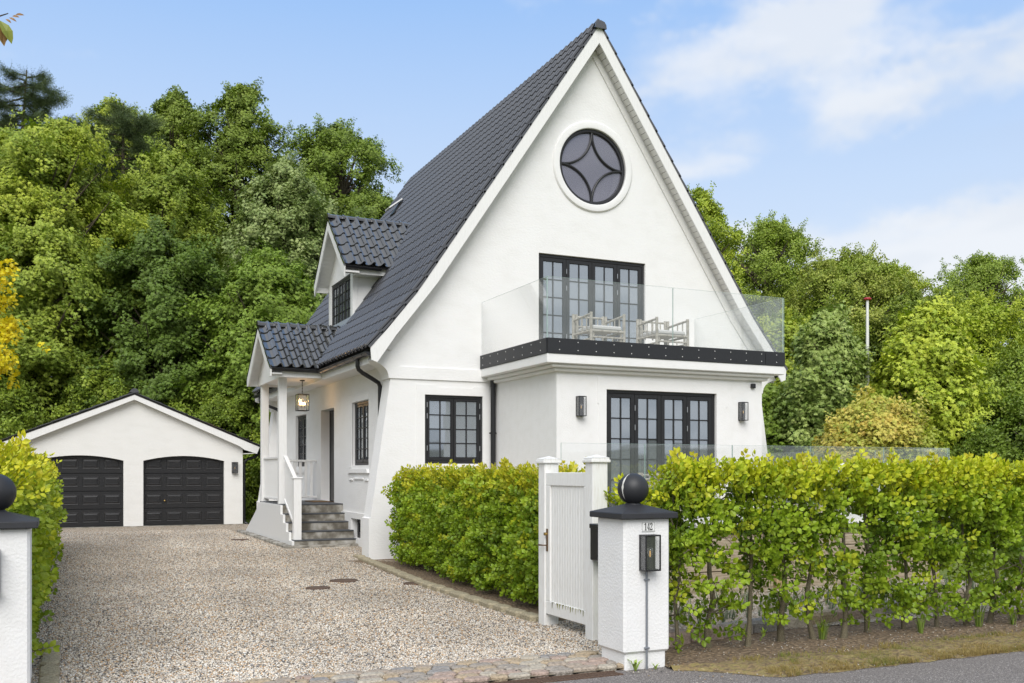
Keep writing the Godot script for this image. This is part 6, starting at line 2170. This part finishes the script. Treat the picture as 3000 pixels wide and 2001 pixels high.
	tree("beech_tree", "feathery yellow-green beech with spreading sprays at the right", "tree", beyond, 32.4, -27.0, 1.0, 8.6, 2.4, 30, go.call(bright, {"leaf": "small", "clumps": 50, "sprigs": 100, "flat": 0.4, "light": Color(0.315, 0.383, 0.042)}))
	tree("hornbeam_tree", "dark green bush-like tree at the right edge above the hedge", "tree", beyond, 28.0, -20.8, 0.3, 5.6, 2.4, 31, go.call(mid, {"leaf": "small", "clumps": 46, "sprigs": 120, "light": Color(0.210, 0.284, 0.048)}))
	tree("hornbeam_tree", "mid-green tree filling the right edge under the tall airy crown", "tree", beyond, 40.0, -29.5, 1.0, 9.0, 3.6, 32, go.call(mid, {"leaf": "small", "clumps": 56, "sprigs": 110, "light": Color(0.255, 0.327, 0.048)}))
	tree("hornbeam_tree", "dim tree closing the view deep in the right-hand wood", "tree", beyond, 30.0, -34.0, 0.5, 8.5, 4.0, 33, go.call(deep, {"leaf": "small", "clumps": 50, "sprigs": 100}))
	tree("hornbeam_tree", "dim bush low at the right edge behind the golden maple", "bush", beyond, 24.0, -18.2, 0.0, 3.4, 2.0, 34, go.call(deep, {"leaf": "small", "clumps": 36, "sprigs": 110, "light": Color(0.150, 0.227, 0.036)}))
	tree("golden_maple", "rounded low maple in gold, green and orange behind the hedge", "tree", "", 15.9, -15.8, 0.6, 3.15, 1.2, 35, {"dark": Color(0.34, 0.42, 0.06), "light": Color(0.72, 0.56, 0.13), "clumps": 60, "sprigs": 80, "point": 0.9, "size": 0.62, "trunk": 0.06, "wild": 0.3, "open": -0.1})
	build_overhang()

func build_overhang() -> void:
	# tip of a branch that reaches into the top left corner, from a tree beside the camera
	var T := thing("overhanging_branch", "branch tip with reddish-green leaves in the top left corner of the sky", "branch", Vector3(-3.2, 0, -4.2))
	var b := MB.new()
	b.tube([Vector3(-3.2, -0.1, -4.2), Vector3(-3.15, 1.6, -4.25), Vector3(-3.0, 3.6, -4.3)], [0.13, 0.10, 0.06], 9)
	b.tube([Vector3(-3.08, 2.6, -4.27), Vector3(-1.9, 3.25, -4.4), Vector3(-0.8, 3.44, -4.48), Vector3(-0.26, 3.50, -4.5), Vector3(-0.205, 3.53, -4.5)], [0.05, 0.028, 0.012, 0.004, 0.002], 7)
	part(T, "trunk", b.mesh(), M.bark)
	var r := rng(61)
	for k in 9:
		b = MB.new()
		var big := k < 5
		var p := Vector3(-0.235 - 0.02 * (k % 3), 3.495, -4.5) if big else Vector3(-0.215 + 0.012 * (k - 5), 3.505 + 0.008 * (k - 5), -4.5)
		var d := Vector3(r.randf_range(0.05, 0.7), -1.0, r.randf_range(-0.3, 0.3)).normalized() if big else Vector3(0.8, r.randf_range(-0.7, 0.1), 0.2).normalized()
		var x := d.cross(Vector3(0.3, 0.3, 1)).normalized()
		oval_leaf(b, Transform3D(Basis(x, d, x.cross(d)), p), r.randf_range(0.075, 0.11) if big else r.randf_range(0.02, 0.035), 0.045 if big else 0.012)
		part(T, "leaf", b.mesh(), leaf_mat(Color(0.5, 0.45, 0.15)) if big else leaf_mat(Color(0.4, 0.2, 0.1)))
		(T.get_child(T.get_child_count() - 1) as MeshInstance3D).material_override.albedo_color = lin(0.20, 0.24, 0.04) if k < 3 else lin(0.26, 0.15, 0.06)

# ---------------------------------------------------------------- hedges
# plants: bases along the hedge; face: outward direction of its seen side
func hedge(label: String, at: Vector3, along: Vector3, len: float, height: float, thick: float, count: int, s: int, o := {}) -> void:
	var r := rng(s)
	var T := thing("beech_hedge", label, "hedge", at, 0.0, "clipped beech hedges")
	var side := along.cross(Vector3.UP).normalized()
	var f := FastNoiseLite.new()
	f.seed = s
	f.frequency = 1.0
	var gaps: float = o.get("gaps", 0.25)
	# stems
	var plants := []
	var u := 0.18
	while u < len:
		plants.append(u)
		u += r.randf_range(0.33, 0.52)
	var k := 0
	for pu in plants:
		var base: Vector3 = along * pu + side * r.randf_range(-0.1, 0.1)
		var b := MB.new()
		var pts := []
		for j in 7:
			pts.append(base + Vector3(0, -0.05 + height * 0.88 * j / 6.0, 0) + along * r.randf_range(-0.05, 0.05) + side * r.randf_range(-0.04, 0.04))
		var tr := r.randf_range(0.018, 0.030)
		b.tube(pts, [tr * 1.5, tr, tr * 0.95, tr * 0.8, tr * 0.65, tr * 0.45, tr * 0.2], 7)
		for j in 10:
			var h := height * r.randf_range(0.12, 0.85)
			var i := clampi(int(h / (height * 0.88) * 6.0), 0, 5)
			var p: Vector3 = pts[i].lerp(pts[i + 1], 0.5)
			var e := p + along * r.randf_range(-0.28, 0.28) + side * r.randf_range(-0.8, 0.8) * thick * 0.5 + Vector3.UP * r.randf_range(0.05, 0.3)
			b.tube([p, p.lerp(e, 0.5) + Vector3(0, -0.02, 0), e], [tr * 0.35, tr * 0.22, 0.002], 4, false)
		part(T, "trunk", b.mesh(), M.beech_bark, false)
	var where := []
	var tints := []
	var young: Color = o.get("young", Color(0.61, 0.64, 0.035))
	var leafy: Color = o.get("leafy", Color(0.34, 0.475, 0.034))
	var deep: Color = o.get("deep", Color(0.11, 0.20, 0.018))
	var ends: float = o.get("ends", 0.12)
	for i in count:
		var a := r.randf() * len
		var h := pow(r.randf(), 0.85)
		var near := 9.0
		for pu in plants: near = minf(near, absf(pu - a))
		# thin between stems low down, closed higher up
		var dens := f.get_noise_3d(a * 2.1, h * height * 2.4, s) + 0.35 * f.get_noise_3d(a * 6.0, h * height * 6.0, s + 5)
		if dens < -0.15 + gaps * (0.62 + 0.5 * h - 1.5 * h * h) and r.randf() < 0.86: continue
		if gaps > 0.1 and h < 0.015 + 0.15 * f.get_noise_1d(a * 2.6 + 40.0) and r.randf() < 0.92: continue
		if a < ends or a > len - ends:
			if r.randf() < 0.3: continue
		var bulge := 1.0 - 0.35 * pow(absf(h - 0.55) * 1.6, 2.0) + 0.3 * f.get_noise_2d(a * 1.7, h * 3.0)
		var w := r.randf_range(-1, 1)
		w = signf(w) * pow(absf(w), 0.6)
		var y := 0.09 + h * (height * (1.0 + 0.035 * f.get_noise_1d(a * 2.0)) - 0.13)
		var p := along * a + side * w * thick * 0.5 * bulge + Vector3(0, y, 0)
		if r.randf() < 0.10 and gaps < 0.1: p += side * signf(w) * r.randf_range(0.02, 0.16)
		var d := side * w * 1.0 + along * r.randf_range(-0.8, 0.8) + Vector3.UP * (r.randf_range(-0.25, 0.6) + maxf(0.0, h - 0.82) * 5.0)
		var bs := aimed(d, r.randf_range(-0.6, 0.6) + (PI if r.randf() < 0.5 else 0.0))
		var sz := r.randf_range(0.72, 1.05)
		where.append(Transform3D(bs.scaled(Vector3.ONE * sz), p - bs.y.normalized() * 0.1 * sz))
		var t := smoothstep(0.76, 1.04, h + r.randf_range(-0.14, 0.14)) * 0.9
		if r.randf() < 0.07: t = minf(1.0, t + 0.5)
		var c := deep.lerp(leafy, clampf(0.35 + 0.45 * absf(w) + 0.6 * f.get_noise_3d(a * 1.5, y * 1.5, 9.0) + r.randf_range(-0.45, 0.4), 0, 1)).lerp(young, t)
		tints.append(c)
	# shoots that escaped the shears
	for i in int(len * o.get("shoots", 9.0)):
		var a := r.randf() * len
		var p := along * a + side * r.randf_range(-0.4, 0.4) * thick + Vector3(0, height - 0.05 + r.randf_range(-0.03, 0.05), 0)
		var d := Vector3.UP + along * r.randf_range(-0.6, 0.6) + side * r.randf_range(-0.4, 0.4)
		where.append(Transform3D(aimed(d, r.randf() * TAU).scaled(Vector3.ONE * r.randf_range(0.7, 1.05)), p - d.normalized() * 0.06))
		tints.append(young.lerp(Color(0.46, 0.34, 0.05), r.randf() * 0.5))
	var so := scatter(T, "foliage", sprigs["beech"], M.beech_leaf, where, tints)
	so.transform = Transform3D.IDENTITY

func build_hedges() -> void:
	hedge("beech hedge beside the road, right of the pillar bearing number 142, stems showing below", Vector3(4.95, 0, -7.45), Vector3.RIGHT, 6.6, 1.72, 0.46, 9400, 101, {"gaps": 0.66})
	hedge("dense beech hedge between the house corner and the white garden gate", Vector3(5.22, 0, -9.62), Vector3(0.065, 0, -1).normalized(), 7.2, 1.66, 0.62, 9400, 102, {"gaps": 0.0, "leafy": Color(0.29, 0.42, 0.03), "deep": Color(0.10, 0.185, 0.017), "young": Color(0.58, 0.56, 0.035), "shoots": 6.0})
	hedge("leafy beech hedge at the left edge, running from the cut-off pillar to the garage", Vector3(-0.64, 0, -8.15), Vector3(0, 0, -1), 14.0, 1.80, 0.80, 13000, 103, {"gaps": 0.0, "leafy": Color(0.37, 0.47, 0.034), "young": Color(0.68, 0.66, 0.035), "shoots": 12.0})
	# a wisp behind the gate, left of the pillar's ball
	hedge("short beech hedge behind the black ball of the numbered pillar", Vector3(5.02, 0, -8.45), Vector3(0.15, 0, 0.99).normalized(), 0.8, 1.5, 0.4, 600, 104, {"gaps": 0.2, "shoots": 8.0})

func build_grass() -> void:
	var r := rng(201)
	var where := []
	var tints := []
	var f := FastNoiseLite.new()
	f.seed = 6
	f.frequency = 1.6
	for i in 16000:
		var x := r.randf_range(4.7, 11.5)
		var z := -6.19 - 0.75 * pow(r.randf(), 1.3)
		if x < 5.2: continue
		if f.get_noise_2d(x, z) < -0.05 + (-6.2 - z) * 0.35 and r.randf() < 0.85: continue
		var s := r.randf_range(0.02, 0.06)
		where.append(Transform3D(Basis(Vector3.UP, r.randf() * TAU).scaled(Vector3(s * 1.3, s, s * 1.3)), Vector3(x, 0.0, z)))
		tints.append(Color(0.36, 0.27, 0.10).lerp(Color(0.20, 0.24, 0.05), clampf(r.randf() * 0.9 + f.get_noise_2d(x * 0.5, z) - 0.25, 0, 1)))
	var o := scatter(self, "grass", sprigs["grass"], M.grass, where, tints)
	tag(o, "sparse dry yellowish grass along the road edge", "grass")
	where = []
	tints = []
	for i in 5200:
		var x := r.randf_range(12.3, 30.0)
		var z := r.randf_range(-19.0, -10.6)
		if r.randf() < 0.3: z = r.randf_range(-10.8, -10.0)
		var s := r.randf_range(0.05, 0.12)
		where.append(Transform3D(Basis(Vector3.UP, r.randf() * TAU).scaled(Vector3.ONE * s), Vector3(x, 0.0, z)))
		tints.append(Color(0.20, 0.25, 0.05).lerp(Color(0.34, 0.36, 0.10), r.randf()))
	o = scatter(self, "grass", sprigs["grass"], M.grass, where, tints)
	tag(o, "unmown garden grass behind the right-hand hedge", "grass")
	# tufts of long grass between the stems, lavender behind them
	var spots := [[8.85, -7.35, 0.42], [6.75, -7.4, 0.25], [7.95, -7.3, 0.22], [9.3, -7.3, 0.2]]
	var names := ["tall tuft of fresh green grass among the hedge stems", "smaller tuft of grass by a crooked hedge stem", "low tuft of grass between two hedge stems", "thin tuft of grass near the right end of the hedge"]
	for k in 4:
		var b := MB.new()
		b.coloured = true
		for j in 34:
			b.col = Color(0.17, 0.25, 0.04) * r.randf_range(0.75, 1.3)
			var a := r.randf() * TAU
			var d := Vector3(cos(a), 0, sin(a))
			var h: float = spots[k][2] * r.randf_range(0.5, 1.0)
			var p := d * 0.04 * r.randf()
			var q := Vector3(-d.z, 0, d.x) * 0.0035
			var m := p + d * h * 0.12 + Vector3.UP * h * 0.6
			var e := p + d * h * r.randf_range(0.2, 0.45) + Vector3.UP * h
			b.quad(p - q, p + q, m + q, m - q)
			b.tri(m - q, m + q, e)
		var t := part(self, numbered("grass_tuft"), b.mesh(), M.grass, false)
		t.position = Vector3(spots[k][0], 0.0, spots[k][1])
		tag(t, names[k], "grass tuft", "tufts of grass among the hedge stems")
	where = []
	tints = []
	for i in 260:
		var x := r.randf_range(5.6, 12.0)
		var z := r.randf_range(-9.6, -8.5) - (x - 5.6) * 0.1
		var s := r.randf_range(0.14, 0.3)
		where.append(Transform3D(Basis(Vector3.UP, r.randf() * TAU).scaled(Vector3(s * 0.8, s, s * 0.8)), Vector3(x, 0.0, z)))
		tints.append(Color(0.20, 0.26, 0.17).lerp(Color(0.12, 0.19, 0.08), r.randf()))
	o = scatter(self, "undergrowth", sprigs["grass"], M.grass, where, tints)
	tag(o, "grey-green lavender growing behind the right-hand hedge stems", "plants")

func _ready() -> void:
	# camera: level, the lens shifted up so that uprights stay upright
	var cam := Camera3D.new()
	cam.name = "camera"
	add_child(cam)
	cam.position = Vector3(0, 1.65, 0)
	cam.rotation_degrees = Vector3(0, -24.71, 0)
	cam.keep_aspect = Camera3D.KEEP_HEIGHT
	cam.set_frustum(0.070034, Vector2(0, 0.013328), 0.1, 800.0)
	cam.current = true
	# sky, exposure
	var env := Environment.new()
	env.background_mode = Environment.BG_SKY
	var sky := Sky.new()
	var pano := PanoramaSkyMaterial.new()
	pano.panorama = sky_picture()
	sky.sky_material = pano
	env.sky = sky
	env.background_energy_multiplier = 0.515
	env.tonemap_mode = Environment.TONE_MAPPER_LINEAR
	env.tonemap_exposure = 2.0
	env.sdfgi_enabled = true
	env.ssao_enabled = true
	env.ssil_enabled = true
	var we := WorldEnvironment.new()
	we.name = "environment"
	we.environment = env
	add_child(we)
	# sun behind thin cloud, high over the photographer's left shoulder
	var sun := DirectionalLight3D.new()
	sun.name = "sun"
	add_child(sun)
	sun.look_at_from_position(Vector3(-0.33, 0.68, 0.655) * 50.0, Vector3.ZERO)
	sun.light_energy = 0.5
	sun.light_color = Color(1.0, 0.985, 0.965)
	sun.light_angular_distance = 44.0
	sun.shadow_enabled = true
	make_materials()
	for k in ["beech", "maple", "small", "needle", "grass"]: sprigs[k] = sprig(k, 300 + k.length())
	build_setting()
	build_house()
	build_garage()
	build_gateway()
	build_stones()
	build_lantern()
	wall_lamp(Vector3(8.10, 2.61, -14.95), 0.15, 0.35, 0.12, "black box lamp on the bay wall left of the terrace doors")
	wall_lamp(Vector3(11.58, 2.61, -14.95), 0.15, 0.35, 0.12, "black box lamp on the bay wall right of the terrace doors")
	build_furniture()
	build_trees()
	build_hedges()
	build_gravel()
	build_grass()
